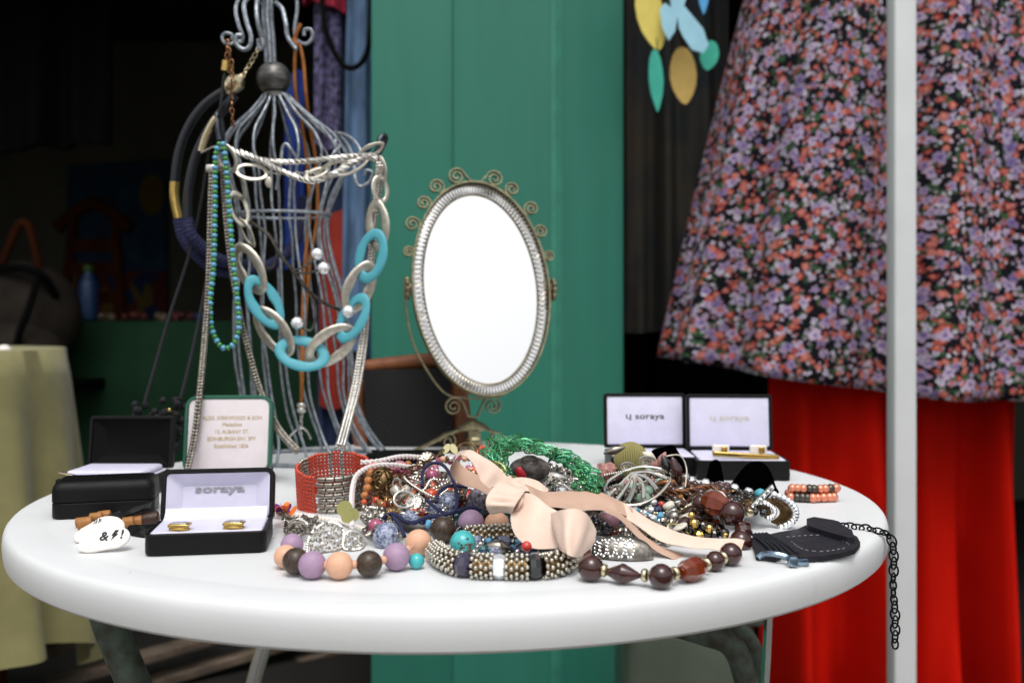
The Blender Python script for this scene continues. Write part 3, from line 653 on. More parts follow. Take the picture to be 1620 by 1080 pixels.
for k, r in ((7, .0021), (16, .0024), (0, .0022)):
    q = [form_pt(k, 2*PI*i/40, 1.01) for i in range(40)]
    if k == 16:
        for p in q: p.z = ZT+.0025
    MB().tube(q, r, 7, closed=True).build('ring', 'wire_zinc', wb)
c = P(433, 125, YF); MB().ball(c, 27*K, 28, 20).build('finial_ball', 'ball_zinc', wb)
MB().tube(crom(px3([(437, 148, YF), (437, 156, YF)]), 2), .014, 16).build('collar', 'ball_zinc', wb)
def wire(l, r=.0022, mat='wire_zinc', n=8, name='scroll'): return MB().tube(crom(px3(l), n), r, 7).build(name, mat, wb)
for dx, dy in ((-6, 0), (0, -.012), (6, 0), (1, .012)): wire([(428+dx, 100, YF+dy), (426+dx, 60, YF+dy), (423+dx, 25, YF+dy), (424+dx, -30, YF+dy)], .0026)
wire([(424, 30, YF), (416, 8, YF), (400, -8, YF), (382, -6, YF-.02), (373, 14, YF-.03), (377, 38, YF-.035), (384, 58, YF-.035), (381, 67, YF-.035), (374, 62, YF-.035), (376, 55, YF-.035)], .0023)
wire([(421, 20, YF), (412, 0, YF), (396, -4, YF-.03), (386, 8, YF-.05), (390, 34, YF-.055), (397, 58, YF-.058), (394, 75, YF-.058), (383, 78, YF-.058), (373, 68, YF-.058), (375, 57, YF-.058), (383, 57, YF-.058)], .0026)
wire([(374, 62, YF-.03), (366, 70, YF-.03), (355, 68, YF-.03), (352, 58, YF-.03), (358, 53, YF-.03), (367, 56, YF-.03), (367, 63, YF-.03)], .002)
wire([(414, 60, YF-.04), (408, 35, YF-.045), (406, 12, YF-.04), (410, -8, YF-.02), (422, -20, YF)], .0026)
wire([(414, 60, YF-.04), (416, 72, YF-.04), (411, 78, YF-.04), (409, 70, YF-.04), (409, 62, YF-.04)], .0024)
wire([(436, 5, YF), (446, 14, YF-.01), (452, 36, YF-.02), (455, 58, YF-.02), (466, 75, YF-.02), (470, 77, YF-.02)], .0027)
wire([(434, -10, YF), (452, -14, YF), (468, -2, YF+.01), (470, 16, YF+.01), (466, 48, YF+.01), (470, 64, YF+.01), (484, 70, YF+.01), (494, 60, YF+.01), (492, 48, YF+.01), (482, 48, YF+.01), (481, 57, YF+.01)], .0023)
wire([(528, 210, YF), (545, 213, YF-.01), (562, 225, YF-.02), (572, 245, YF-.03), (568, 262, YF-.03)], .002)
wire([(535, 213, YF), (552, 232, YF-.01), (560, 262, YF-.02), (562, 285, YF-.03), (570, 295, YF-.03), (584, 288, YF-.03), (589, 274, YF-.03), (580, 270, YF-.03), (577, 278, YF-.03)], .002)
wire([(534, 212, YF), (530, 228, YF-.01), (538, 232, YF-.02), (530, 240, YF-.03), (524, 250, YF-.03)], .002)
wire([(437, 300, YF-.07), (444, 262, YF-.075), (447, 235, YF-.075), (453, 228, YF-.075), (460, 236, YF-.075), (470, 250, YF-.07)], .0018)
wire([(348, 240, YF-.045), (352, 215, YF-.05), (350, 192, YF-.052), (344, 180, YF-.055), (343, 196, YF-.06), (347, 222, YF-.062)], .003, 'wire_dark', name='hook')
wire([(592, 256, YF-.045), (603, 236, YF-.05), (610, 220, YF-.052), (607, 214, YF-.055), (601, 220, YF-.06), (597, 236, YF-.062), (590, 254, YF-.06)], .003, 'wire_dark', name='hook')
vine = [(395, 350, YF-.075), (425, 372, YF-.08), (445, 405, YF-.082), (465, 430, YF-.082), (490, 462, YF-.08), (515, 480, YF-.075), (548, 494, YF-.065)]
wire(vine, .0021, 'pewter', name='vine')
for l in ([(465, 428, YF-.082), (485, 420, YF-.084), (500, 405, YF-.086)], [(468, 432, YF-.082), (490, 431, YF-.084), (510, 425, YF-.086)], [(488, 462, YF-.08), (500, 490, YF-.082), (492, 522, YF-.084), (472, 514, YF-.086)], [(420, 366, YF-.078), (438, 390, YF-.08), (432, 420, YF-.08), (418, 424, YF-.08)]): wire(l, .0014, 'pewter', name='vine')
for x, y in ((502, 402), (512, 424), (470, 511), (551, 493)):
    m = Matrix.Translation(P(x, y, YF-.088)) @ Matrix.Rotation(R(90), 4, 'X')
    s_ = MB().lathe([(.0035, -.004), (.0062, -.001), (.0068, .0008), (.0052, .0036), (.0026, .0048), (.0008, .005)], 10, m).build('crystal', 'crystal', wb, smooth=False)

# ------------------------------------------------------------------ necklaces on the bust
YN = YF-.085
ln = thing('link_necklace', 'necklace of big silver and turquoise oval links on the wire bust', 'necklace', P(478, 590, YN))
def big_link(x, y, l, wd, ang, mat, Y, tilt=18, th=9.5, yaw=0):
    """oval link: pixel length and width, direction of its long axis in degrees (0 = right, 90 = down)"""
    k = Y/FPX; n = 34; pts = [Vector(((l/2-th/2)*k*math.cos(2*PI*i/n), 0, (wd/2-th/2)*k*math.sin(2*PI*i/n))) for i in range(n)]
    m = Matrix.Translation(P(x, y, Y)) @ Matrix.Rotation(R(yaw), 4, 'Z') @ Matrix.Rotation(R(ang), 4, 'Y') @ Matrix.Rotation(R(tilt), 4, 'X')
    b = MB(); vs = []; fs = []; ns = 10
    for i, p in enumerate(pts):
        q = p.normalized()
        for s in range(ns):
            a = 2*PI*s/ns; e = 2.6
            cx = math.copysign(abs(math.cos(a))**(2/e), math.cos(a)); cy = math.copysign(abs(math.sin(a))**(2/e), math.sin(a))
            vs.append(p+q*cx*th*k*.60+Vector((0, 1, 0))*cy*th*k*.20)
    for i in range(n):
        for s in range(ns): fs.append((i*ns+s, i*ns+(s+1) % ns, ((i+1) % n)*ns+(s+1) % ns, ((i+1) % n)*ns+s))
    b.add(vs, fs).xf(m).build('link', mat, ln, ang=60)
for q in [(395, 425, 88, 50, 62, 'silver_matt', YN, 22, 14.5), (418, 478, 94, 50, 60, 'turquoise_matt', YN-.004, -24, 14.5), (433, 524, 92, 54, 52, 'silver_matt', YN, 24, 14.5), (478, 559, 86, 56, 14, 'turquoise_matt', YN-.004, -22, 14.5), (523, 547, 92, 56, -38, 'silver_matt', YN, 24, 14.5), (558, 503, 84, 50, -62, 'turquoise_matt', YN-.004, -24, 14.5), (568, 455, 90, 48, -66, 'silver_matt', YN, 26, 14.5), (587, 405, 86, 56, -76, 'turquoise_matt', YN-.004, -24, 14.5), (597, 356, 82, 46, 86, 'silver_matt', YN, 30, 14), (602, 300, 46, 32, 84, 'silver_matt', YN, -40, 7), (604, 268, 44, 22, 80, 'silver_matt', YN, 40, 7),
          (390, 368, 52, 26, 62, 'silver_matt', YN, 40, 6.5), (378, 330, 58, 32, 72, 'silver_matt', YN, -30, 6.5), (375, 292, 52, 34, 66, 'silver_matt', YN, 30, 6), (398, 272, 54, 34, 10, 'silver_matt', YN-.01, -30, 6), (358, 250, 50, 36, 60, 'silver_matt', YN-.012, 20, 6),
          (558, 262, 60, 30, -28, 'silver_matt', YN+.01, -30, 6), (585, 240, 52, 22, -30, 'silver_matt', YN+.01, 30, 6), (528, 268, 52, 28, -22, 'silver_matt', YN+.01, 40, 6), (500, 274, 40, 22, -18, 'silver_matt', YN+.008, -30, 6)]:
    big_link(*q)
rc = thing('rope_chain', 'silver rope chain draped in two strands across the wire bust', 'necklace', P(480, 270, YN))
for l in ([(366, 236, YN), (388, 246, YN-.006), (420, 254, YN-.01), (470, 256, YN-.012), (530, 250, YN-.008), (585, 246, YN), (596, 252, YN)], [(380, 240, YN-.004), (405, 250, YN-.01), (440, 268, YN-.016), (480, 284, YN-.018), (505, 285, YN-.018), (540, 268, YN-.014), (575, 250, YN-.006), (596, 254, YN)]):
    b = MB(); pts = crom(px3(l), 12); q = resample(pts, .0022); fr = frames(q)
    for ph in (0, 2.09, 4.19): b.tube([p+fr[i][1]*.0018*math.cos(i*.75+ph)+fr[i][2]*.0018*math.sin(i*.75+ph) for i, p in enumerate(q)], .0016, 6)
    b.build('strand', 'silver', rc)
tg = P(425, 288, YN-.012); MB().ball(tg, (.004, .0012, .006), 14, 8).build('tag', 'silver_matt', rc)
b = MB(); chain_into(b, crom(px3([(428, 274, YN-.012), (470, 274, YN-.016), (500, 274, YN-.016)]), 8), .0065, .0045, .0006); b.build('extender_chain', 'silver', rc, kind='stuff')
sb = thing('seed_bead_necklace', 'blue and green glass bead necklace hanging from the left hook', 'necklace', P(355, 552, YN-.015))
lp = crom(px3([(347, 228, YN-.02), (341, 250, YN-.02), (340, 330, YN-.02), (338, 420, YN-.02), (333, 470, YN-.02), (334, 515, YN-.02), (345, 542, YN-.02), (357, 551, YN-.02), (371, 542, YN-.02), (378, 515, YN-.02), (375, 470, YN-.02), (368, 400, YN-.02), (362, 320, YN-.02), (357, 255, YN-.02), (353, 228, YN-.02)]), 10)
q = resample(lp, .0051); fr = frames(q)
for i, p in enumerate(q):
    if i % 2: bead(sb, 'small', 'bead_blue_glass', p, (.0034, .0034, .0028), fr[i][0])
    else: bead(sb, 'small', 'bead_green_glass', p, (.0031, .0031, .0025), fr[i][0])
def mesh_chain(name, label, lists, Y_off=0, mat='silver_old', w=.0042):
    t = thing(name, label, 'necklace', P(*lists[0][-1]))
    for l in lists:
        b = MB(); q = resample(crom(px3(l), 12), .0036); fr = frames(q)
        for i, p in enumerate(q):
            for s in (-1, 1): b.ball(p+fr[i][1]*s*w*.5*math.cos(.6)+fr[i][2]*s*w*.5*math.sin(.6), .0023, 6, 5)
            b.ball(p+fr[i][2]*w*.45*math.cos(.6)-fr[i][1]*w*.45*math.sin(.6), .0021, 6, 5); 
        b.build('strand', mat, t, kind='stuff')
    return t
mc = mesh_chain('mesh_chain', 'long silver mesh chain falling from the left hook past the boxes', [[(335, 268, YN-.012), (333, 330, YN-.012), (330, 440, YN-.016), (325, 520, YN-.03), (316, 620, YN-.08), (308, 690, .925), (297, 742, .90)], [(352, 262, YN), (357, 340, YN-.01), (366, 420, YN-.01), (380, 500, YN-.01), (395, 560, YN-.012), (413, 620, YN-.02), (436, 670, YN-.06), (452, 693, .93), (470, 712, .90)]])
MB().rbox(P(336, 267, YN-.012), (.013, .008, .0085), .002).build('clasp', 'silver', mc)
mesh_chain('mesh_chain', 'double silver mesh chain hanging from the right hook to the red cuff', [[(599, 258, YN), (596, 300, YN+.01), (590, 350, YN+.012), (585, 410, YN+.012), (580, 470, YN+.012), (572, 540, YN), (560, 610, YN-.02), (548, 660, .96), (536, 705, .86)], [(602, 262, YN), (600, 300, YN+.015), (592, 350, YN+.015), (588, 410, YN+.015), (582, 470, YN+.014), (577, 540, YN+.004), (566, 610, YN-.018), (553, 660, .962), (541, 705, .862)]], mat='silver')

# black tube choker with gold bar and navy cord wrap
bc = thing('tube_choker', 'black tube choker with gold bar and navy cord hanging at the left', 'necklace', P(330, 430, YF-.03))
Yc = YF-.03
MB().tube(crom(px3([(368, 140, Yc), (345, 150, Yc), (318, 172, Yc), (296, 205, Yc), (282, 245, Yc), (276, 290, Yc)]), 8), 7.2*K, 14).build('tube', 'black_tube', bc)
MB().tube(crom(px3([(276, 288, Yc), (276, 315, Yc), (283, 348, Yc)]), 6), 7.6*K, 14).build('bar', 'gold', bc)
MB().tube(crom(px3([(372, 150, Yc-.02), (352, 175, Yc-.02), (330, 205, Yc-.02), (312, 240, Yc-.02), (302, 275, Yc-.02), (297, 310, Yc-.02), (296, 350, Yc-.02)]), 8), 7.0*K, 14).build('tube', 'black_tube', bc)
for l in ([(283, 346, Yc), (290, 375, Yc), (310, 402, Yc), (340, 425, Yc+.01), (380, 432, Yc+.03), (425, 420, Yc+.06), (460, 395, Yc+.08), (478, 350, Yc+.1), (480, 310, Yc+.1)], [(296, 346, Yc-.02), (303, 372, Yc-.02), (325, 395, Yc-.01), (350, 412, Yc), (390, 420, Yc+.03)]):
    q = resample(crom(px3(l), 10), .0011); MB().tube(q, [(9.6 if i % 4 < 2 else 8.8)*K for i in range(len(q))], 12).build('cord_wrap', 'navy_cord', bc, ang=70)
MB().tube(crom(px3([(357, 140, Yc), (367, 135, Yc), (378, 126, Yc), (384, 118, Yc)]), 4), [.009]*4+[.0105]*4+[.008, .006, .004, .003, .002], 14).build('end_cap', 'pale_gold', bc)
b = MB(); chain_into(b, crom(px3([(384, 120, Yc), (394, 104, Yc), (403, 88, Yc), (411, 72, Yc), (414, 62, Yc)]), 6), .0088, .0062, .0009, 60); b.build('chain', 'pale_gold', bc, kind='stuff')
MB().tube(crom(px3([(318, 240, Yc-.03), (326, 215, Yc-.03), (338, 192, Yc-.03), (342, 188, Yc-.03)]), 6), .004, 8).build('end_cap', 'pale_gold', bc)
b = MB(); b.strip(crom(px3([(318, 242, Yc-.035), (340, 232, Yc-.04), (352, 236, Yc-.04)]), 5), (0, 1, 0), .003, .0012); b.build('hook', 'silver_matt', bc)
# long black cord with knitted pendant
kc = thing('cord_pendant', 'long black cord necklace with knitted black pendant and copper chain', 'necklace', P(255, 680, .98))
b = MB(); chain_into(b, crom(px3([(360, 68, Yc-.02), (360, 82, Yc-.02), (358, 98, Yc-.02)]), 4), .009, .006, .0011, 70); chain_into(b, crom(px3([(362, 80, Yc-.024), (367, 105, Yc-.024), (366, 150, Yc-.024), (368, 195, Yc-.024)]), 6), .0088, .0058, .0010, 60); b.build('chain', 'copper', kc, kind='stuff')
MB().tube(px3([(358, 97, Yc-.02), (356, 113, Yc-.02)]), .0048, 14).build('end_cap', 'gold', kc)
MB().tube(crom(px3([(356, 112, Yc-.02), (352, 140, Yc-.025), (347, 180, Yc-.03), (332, 230, Yc-.02), (318, 320, Yc-.02), (300, 400, Yc-.02), (268, 500, 1.03), (242, 590, 1.0), (228, 640, .985)]), 8), 2.6*K, 8).build('cord', 'black_cord', kc)
MB().tube(crom(px3([(344, 190, Yc-.02), (338, 300, Yc), (330, 420, Yc), (312, 520, 1.03), (296, 590, 1.0), (285, 632, .985)]), 8), 2.8*K, 8).build('cord', 'black_cord', kc)
b = MB(); rr = random.Random(3)
for k in range(110):
    x = rr.uniform(212, 292); y = rr.uniform(632, 760)
    if abs(x-252)/46+abs(y-645)/130 < 1.05: b.ball(P(x, y, .985+rr.uniform(-.004, .008)), .0042, 7, 5)
b.build('pendant', 'black_cord', kc)
for x, y in ((272, 680), (268, 648), (270, 712)): bead(kc, 'small', 'gold', P(x, y, .975), .0022)
# orange suede lace with silver charm
ol = thing('suede_lace', 'orange brown suede lace knotted on the right scroll with silver charm', 'necklace', P(478, 690, YF))
MB().tube(crom(px3([(476, 38, YF-.004), (470, 50, YF-.004), (466, 64, YF-.004), (470, 72, YF-.006), (464, 66, YF), (470, 58, YF)]), 6), .0024, 8).build('knot', 'tan_suede', ol)
for l in ([(468, 70, YF), (466, 110, YF), (468, 150, YF), (478, 200, YF+.02), (486, 260, YF+.03), (490, 340, YF+.03), (482, 420, YF+.02), (478, 520, YF), (477, 600, YF-.03), (477, 640, YF-.03)], [(474, 70, YF), (480, 100, YF), (484, 150, YF), (490, 200, YF+.02), (500, 260, YF+.03), (502, 340, YF+.03), (490, 420, YF+.02), (482, 520, YF), (478, 600, YF-.03), (477, 640, YF-.03)]): MB().tube(crom(px3(l), 8), .0021, 7).build('lace', 'tan_suede', ol)
for dy in (640, 648): bead(ol, 'disc', 'silver', P(477, dy, YF-.03), (.0055, .0055, .0032), (0, 0, 1))
b = MB(); chain_into(b, px3([(477, 656, YF-.03), (476, 672, YF-.03), (476, 684, YF-.03)]), .007, .0045, .0008); b.tube(crom(px3([(458, 690, YF-.03), (468, 680, YF-.032), (477, 676, YF-.034), (486, 682, YF-.032), (492, 694, YF-.03)]), 6), .0014, 7); b.build('charm', 'silver', ol)

# ------------------------------------------------------------------ oval mirror on stand
YMR = 1.175; KM = YMR/FPX
mr = thing('oval_mirror', 'oval vanity mirror in aged brass frame with scrolls on a footed stand', 'mirror', (P(752, 700, YMR).x, YMR, ZT))
cM = P(761, 455, YMR)
MX = Matrix.Translation(cM) @ Matrix.Rotation(R(11), 4, 'Z') @ Matrix.Rotation(R(-11), 4, 'X') @ Matrix.Rotation(R(-4.2), 4, 'Y')
A1, B1 = 106*KM/math.cos(R(11)), 169*KM/math.cos(R(11)); A2, B2 = A1-.0135, B1-.0145
def ell(a, b, n, y=0.): return [Vector((a*math.cos(2*PI*i/n), y, b*math.sin(2*PI*i/n))) for i in range(n)]
n = 96; fr_ = ell(A1-.002, B1-.002, n, .001); bk = ell(A1-.002, B1-.002, n, .004)
MB().add(fr_+bk, [tuple(range(n))[::-1] if False else tuple(range(n)), tuple(range(n, 2*n))[::-1]]+[(i, n+i, n+(i+1) % n, (i+1) % n) for i in range(n)]).xf(MX).build('glass', 'mirror_glass', mr, ang=20)
MB().strip(ell(A1+.0004, B1+.0004, 96, -.001), (0, 1, 0), .0150, .0018, closed=True).xf(MX).build('frame', 'brass_old', mr)
MB().tube(ell(A2+.0002, B2+.0002, 96, -.0005), .0010, 6, closed=True).xf(MX).build('inner_bead', 'brass_old', mr)
hx = []; NT = 132; ac, bc_ = (A1+A2)/2, (B1+B2)/2
for i in range(NT*9):
    u = 2*PI*i/(NT*9); v = 2*PI*i/9; cx = Vector((ac*math.cos(u), -.0035, bc_*math.sin(u))); o_ = Vector((math.cos(u)/ac, 0, math.sin(u)/bc_)).normalized()
    hx.append(cx+o_*.0062*math.cos(v)+Vector((0, .0045*math.sin(v), 0)))
MB().tube(hx, .00075, 4, closed=True).xf(MX).build('coil', 'coil_silver', mr)
def spiral(cx, cz, r, a0, turns, sgn, n=40, r1=.18): return [Vector((cx+(r+(r*r1-r)*(i/n))*math.cos(a0+sgn*turns*2*PI*i/n), 0, cz+(r+(r*r1-r)*(i/n))*math.sin(a0+sgn*turns*2*PI*i/n))) for i in range(n+1)]
MI = MX.inverted()
def on_mirror(x, y):
    o_, d_ = MI @ Vector((0, 0, ZC)), MI.to_3x3() @ (P(x, y, 1)-Vector((0, 0, ZC))); return o_+d_*(-o_.y/d_.y)
for x, y, r, hand in ((722, 280, 14, 1), (690, 296, 13.5, 1), (670, 322, 12.5, 1), (652, 355, 13, 1), (646, 399, 9.5, 1), (782, 284, 14, -1), (810, 300, 12.5, -1), (840, 331, 13, -1), (855, 367, 12, -1), (868, 406, 9.5, -1)):
    p = on_mirror(x, y); a0 = math.atan2(-p.z, -p.x)
    pts = spiral(p.x, p.z, r*KM, a0, 1.9, hand if x != 722 and x != 782 else -hand)
    if x in (722, 782):
        e = on_mirror(748 if x == 722 else 760, 289); sx = -1 if x == 722 else 1
        pts = [Vector((e.x, 0, e.z)), Vector((e.x+sx*.006, 0, e.z+.006))]+spiral(p.x, p.z, r*KM, R(52 if sx < 0 else 128), 1.8, 1 if sx < 0 else -1)
    MB().strip(pts, (0, 1, 0), .0062, .0016).xf(MX).build('scroll', 'brass_old', mr, ang=60)
for s in (-1, 1):                                                    # pivot rosettes
    pc = Vector((s*(A1+.006), 0, -.002)); ro = MB()
    ro.lathe([(.004, -.004), (.008, -.0035), (.0075, 0), (.004, .0035), (.001, .004)], 16, Matrix.Translation(pc) @ Matrix.Rotation(R(s*90), 4, 'Y'))
    for k in range(10): a = 2*PI*k/10; ro.ball(pc+Vector((s*.001, .0115*math.cos(a), .0115*math.sin(a))), (.003, .0036, .0036), 8, 6)
    ro.xf(Matrix.Translation(cM) @ Matrix.Rotation(R(11), 4, 'Z')).build('rosette', 'brass_old', mr)
MS = Matrix.Translation(Vector((cM.x, YMR, 0))) @ Matrix.Rotation(R(11), 4, 'Z')
zb_ = P(752, 629, YMR).z; zc_ = cM.z
yk = [Vector((-A1-.0035, 0, zc_+.012)), Vector((-A1-.003, 0, zc_-.02)), Vector((-A1+.004, 0, zc_-.06)), Vector((-A1+.02, 0, zc_-.096)), Vector((-A1+.045, 0, zb_+.007)), Vector((-.012, 0, zb_)), Vector((.012, 0, zb_)), Vector((A1-.045, 0, zb_+.007)), Vector((A1-.02, 0, zc_-.096)), Vector((A1-.004, 0, zc_-.06)), Vector((A1+.003, 0, zc_-.02)), Vector((A1+.0035, 0, zc_+.012))]
yk = [v-Vector((.006, 0, 0)) for v in yk]
MB().strip(crom(yk, 8), (0, 1, 0), .008, .0022).xf(MS).build('yoke', 'brass_old', mr, ang=60)
dxs = P(748, 0, YMR).x-cM.x
for s in (-1, 1):
    zsc = P(748, 642, YMR).z; zv = P(748, 659, YMR).z
    pts = [Vector((dxs, 0, zv)), Vector((dxs+s*.006, 0, zv+.001)), Vector((dxs+s*.014, 0, zsc+.008))]+spiral(dxs+s*31*KM, zsc, 15*KM, R(180 if s > 0 else 0)-s*R(20), 1.9, -s)
    MB().strip(pts, (0, 1, 0), .009, .0018).xf(MS).build('scroll', 'brass_old', mr, ang=60)
zh = P(748, 676, YMR).z
MB().lathe([(.020, zh-.002), (.0205, zh), (.016, zh+.004), (.006, zh+.009), (.003, zh+.012)], 24, MS @ Matrix.Translation((dxs, 0, 0))).build('hub', 'brass_old', mr)
for k in range(4):
    a = R(90*k-4); d = Vector((math.cos(a), math.sin(a), 0)); o_ = Vector((dxs, 0, 0)); up = Vector((-d.y, d.x, 0))
    MB().strip([o_+d*.012+Vector((0, 0, zh-.001)), o_+d*.03+Vector((0, 0, zh-.007)), o_+d*.062+Vector((0, 0, ZT+.006)), o_+d*.072+Vector((0, 0, ZT+.0015))], up, .014, .003).xf(MS).build('foot', 'brass_old', mr, ang=60)
    rs = .011; cz = ZT+.013
    sp = [o_+d*(.030+rs*(1-.8*i/30)*math.cos(2*PI*1.6*i/30))+Vector((0, 0, cz+rs*(1-.8*i/30)*math.sin(2*PI*1.6*i/30))) for i in range(31)]
    MB().strip(sp, up, .009, .0018).xf(MS).build('scroll', 'brass_old', mr, ang=60)
MB().tube([Vector((dxs, 0, zh)), Vector((dxs, 0, ZT+.012))], .0016, 8).xf(MS).build('rod', 'brass_old', mr)

# ------------------------------------------------------------------ black woven handbag behind the mirror, black tray
hb = thing('woven_handbag', 'black woven handbag with tan leather edges behind the mirror stand', 'handbag', (P(640, 700, 1.235).x, 1.235, ZT))
def q4(x, y, Y=1.215): return P(x, y, Y)
f4 = [q4(574, 585), q4(712, 582), q4(718, 712), q4(582, 712)]
nx = 10; rows = []
for j in range(nx+1):
    row = []
    for i in range(nx+1):
        a = f4[0].lerp(f4[1], i/nx); b = f4[3].lerp(f4[2], i/nx); p = a.lerp(b, j/nx); p.y -= .006*math.sin(PI*i/nx)*math.sin(PI*j/nx); row.append(p)
    rows.append(row)
bw = MB().grid(rows); bw.grid([[p+Vector((0, .035, 0)) for p in r][::-1] for r in rows]); bw.build('panel', 'bag_weave', hb)
for l in ([(572, 582), (640, 574), (692, 570), (714, 580)], ): MB().tube(crom([q4(x, y, 1.232) for x, y in l], 8), .010, 10).build('edging', 'tan_leather', hb)
for l, r in (([(566, 600), (563, 640), (572, 690), (582, 716)], .012), ([(714, 584), (727, 630), (731, 690), (728, 716)], .012)): MB().tube(crom([q4(x, y, 1.23) for x, y in l], 8), r, 10).build('edging', 'tan_leather', hb)
MB().tube(crom([q4(x, y, 1.25) for x, y in [(584, 690), (584, 716), (716, 716), (716, 690)]], 4), .006, 8).build('base_edging', 'tan_leather', hb)
tr = thing('black_tray', 'low black tray behind the jewellery heap in front of the handbag', 'tray', P(640, 722, 1.05))
MB().rbox((P(638, 0, 1.06).x, 1.075, ZT+.006), (.085, .05, .012), .003).build('body', 'box_black_inner', tr)

# ------------------------------------------------------------------ presentation boxes
def case(name, label, o, yaw, wd, dp, hb_, hl, lean, r, shell='leatherette', lining='satin_white', lidlining=None, cat='box', liner_in=True, wall=.003, sink=-.0008):
    """open case: base tray at o (front bottom edge centre), lid hinged at the back edge leaning by 'lean' degrees"""
    t = thing(name, label, cat, o); m = Matrix.Translation(Vector(o)) @ Matrix.Rotation(R(yaw), 4, 'Z')
    def rr_poly(w2, h2, rad, n=5):
        p = []
        for cx, cy, a0 in ((w2-rad, h2-rad, 0), (-w2+rad, h2-rad, 90), (-w2+rad, -h2+rad, 180), (w2-rad, -h2+rad, 270)):
            for i in range(n+1): a = R(a0+90*i/n); p.append((cx+rad*math.cos(a), cy+rad*math.sin(a)))
        return p
    def tray(w_, d_, h_, mm, nm, mat):
        out = rr_poly(w_/2, d_/2, r); inn = rr_poly(w_/2-wall, d_/2-wall, max(.001, r-wall)); rows = []
        b_ = min(.0025, r*.6); small = rr_poly(w_/2-b_, d_/2-b_, max(.001, r-b_)); sm2 = rr_poly(w_/2-b_*.3, d_/2-b_*.3, max(.001, r-b_*.3))
        for pl_, z in ((small, 0), (sm2, b_*.3), (out, b_), (out, h_-.0006), (rr_poly(w_/2-.0006, d_/2-.0006, r-.0006), h_), (inn, h_), (inn, wall)): rows.append([Vector((x, y, z)) for x, y in pl_])
        mb = MB().grid(rows, closed=True); nn = len(out); L0 = 0
        mb.f.append(tuple(range(nn))[::-1]); mb.f.append(tuple((len(rows)-1)*nn+i for i in range(nn)))
        return mb.xf(mm).build(nm, mat, t, ang=35)
    mb_ = m @ Matrix.Translation((0, dp/2, 0))
    tray(wd, dp, hb_, mb_, 'base', shell)
    if lining: MB().rbox((0, 0, hb_-.0012), (wd-2*wall-.0006, dp-2*wall-.0006, .004), .0015).xf(mb_).build('cushion', lining, t)
    # lid: local frame x right, y up along the lid, z out of the lid's opening (towards the viewer)
    hz = m @ Matrix.Translation((0, dp, hb_-sink)) @ Matrix.Rotation(R(90-lean), 4, 'X') 
    # after the rotation local y points up, local z points to the front (-Y)
    dl = dp if hl is None else hl[0]; hh = hb_ if hl is None else hl[1]
    ml = hz @ Matrix.Translation((0, dl/2, -hh))
    ld = tray(wd, dl, hh, ml, 'lid', shell)
    ll = lidlining or lining
    if liner_in and ll:
        # sloping satin sides and a flat back panel
        o1 = rr_poly(wd/2-wall-.0004, dl/2-wall-.0004, max(.001, r-wall)); i1 = rr_poly(wd/2-wall-.011*min(1, wd/.08), dl/2-wall-.009*min(1, dl/.04), .002)
        rows = [[Vector((x, y, hh-.0012)) for x, y in o1], [Vector((x, y, wall+.0012)) for x, y in i1]]
        mb = MB().grid(rows, closed=True); mb.f.append(tuple(len(o1)+i for i in range(len(o1)))); mb.xf(ml).build('lid_lining', ll, ld, ang=25)
    elif ll:
        MB().rbox((0, 0, hh-.003), (wd-2*wall-.0006, dl-2*wall-.0006, .004), .0015).xf(ml).build('lid_lining', ll, ld)
    return t, m, ml, ld, hh
def cufflink(parent_t, p, yaw=0):
    t = thing('cufflink', parent_t, 'cufflink', p); m = Matrix.Translation(p) @ Matrix.Rotation(R(yaw), 4, 'Z')
    MB().rbox((0, .001, .0045), (.014, .010, .0022), .0007).xf(m).build('face', 'gold', t)
    MB().rbox((0, .001, .0058), (.010, .007, .0008), .0003).xf(m).build('inlay', 'silver', t)
    MB().lathe([(.0066, 0), (.0072, .0006), (.0072, .0022), (.0062, .0034), (.0060, .0036)], 20, m @ Matrix.Diagonal((1, .55, 1, 1))).build('toggle', 'gold', t)
# front box with cufflinks
o = T(325, 878); o.z = ZT
t1, m1, ml1, l1, h1 = case('cufflink_box', 'open black cufflink box with white satin and two gold cufflinks at the front', o, 9, .0805, .052, .0150, (.040, .013), 14, .006, sink=.004)
hr = [[m1 @ Vector((x_, y_, z_)) for x_ in (-.036, -.02, 0, .02, .036)] for y_, z_ in ((.034, .0152), (.042, .0158), (.047, .0172), (.0500, .0195), (.0530, .0225))]
MB().grid(hr).build('hinge_lining', 'satin_white', t1, ang=80)
text_part('soraya', .0078, 'ink_silver', l1, ml1 @ Matrix.Translation((0, .0055, .0048)), sx=1.75, bold=.0002)
cufflink('gold cufflink in the left slot of the front box', m1 @ Vector((-.0185, .0085, .0148)), 2)
cufflink('gold cufflink in the right slot of the front box', m1 @ Vector((.0175, .0085, .0148)), 2)
# closed box
cb_ = thing('closed_case', 'closed long black case with rounded lid at the left', 'box', T(163, 822))
o = T(163, 819); o.z = ZT; mm = Matrix.Translation(o) @ Matrix.Rotation(R(15), 4, 'Z')
def rr_out(w2, h2, rad, n=6):
    p = []
    for cx, cy, a0 in ((w2-rad, h2-rad, 0), (-w2+rad, h2-rad, 90), (-w2+rad, -h2+rad, 180), (w2-rad, -h2+rad, 270)):
        for i in range(n+1): a = R(a0+90*i/n); p.append((cx+rad*math.cos(a), cy+rad*math.sin(a)))
    return p
def pillow(w_, d_, r, prof, mm, nm, par):
    rows = [[mm @ Vector((x, y+d_/2, z)) for x, y in rr_out(w_/2-i_, d_/2-i_, max(.0008, r-i_*.6))] for i_, z in prof]
    mb = MB().grid(rows, closed=True); L = len(rows[0]); mb.f += [tuple(range(L))[::-1], tuple((len(rows)-1)*L+i for i in range(L))]; return mb.build(nm, 'leatherette', par, ang=35)
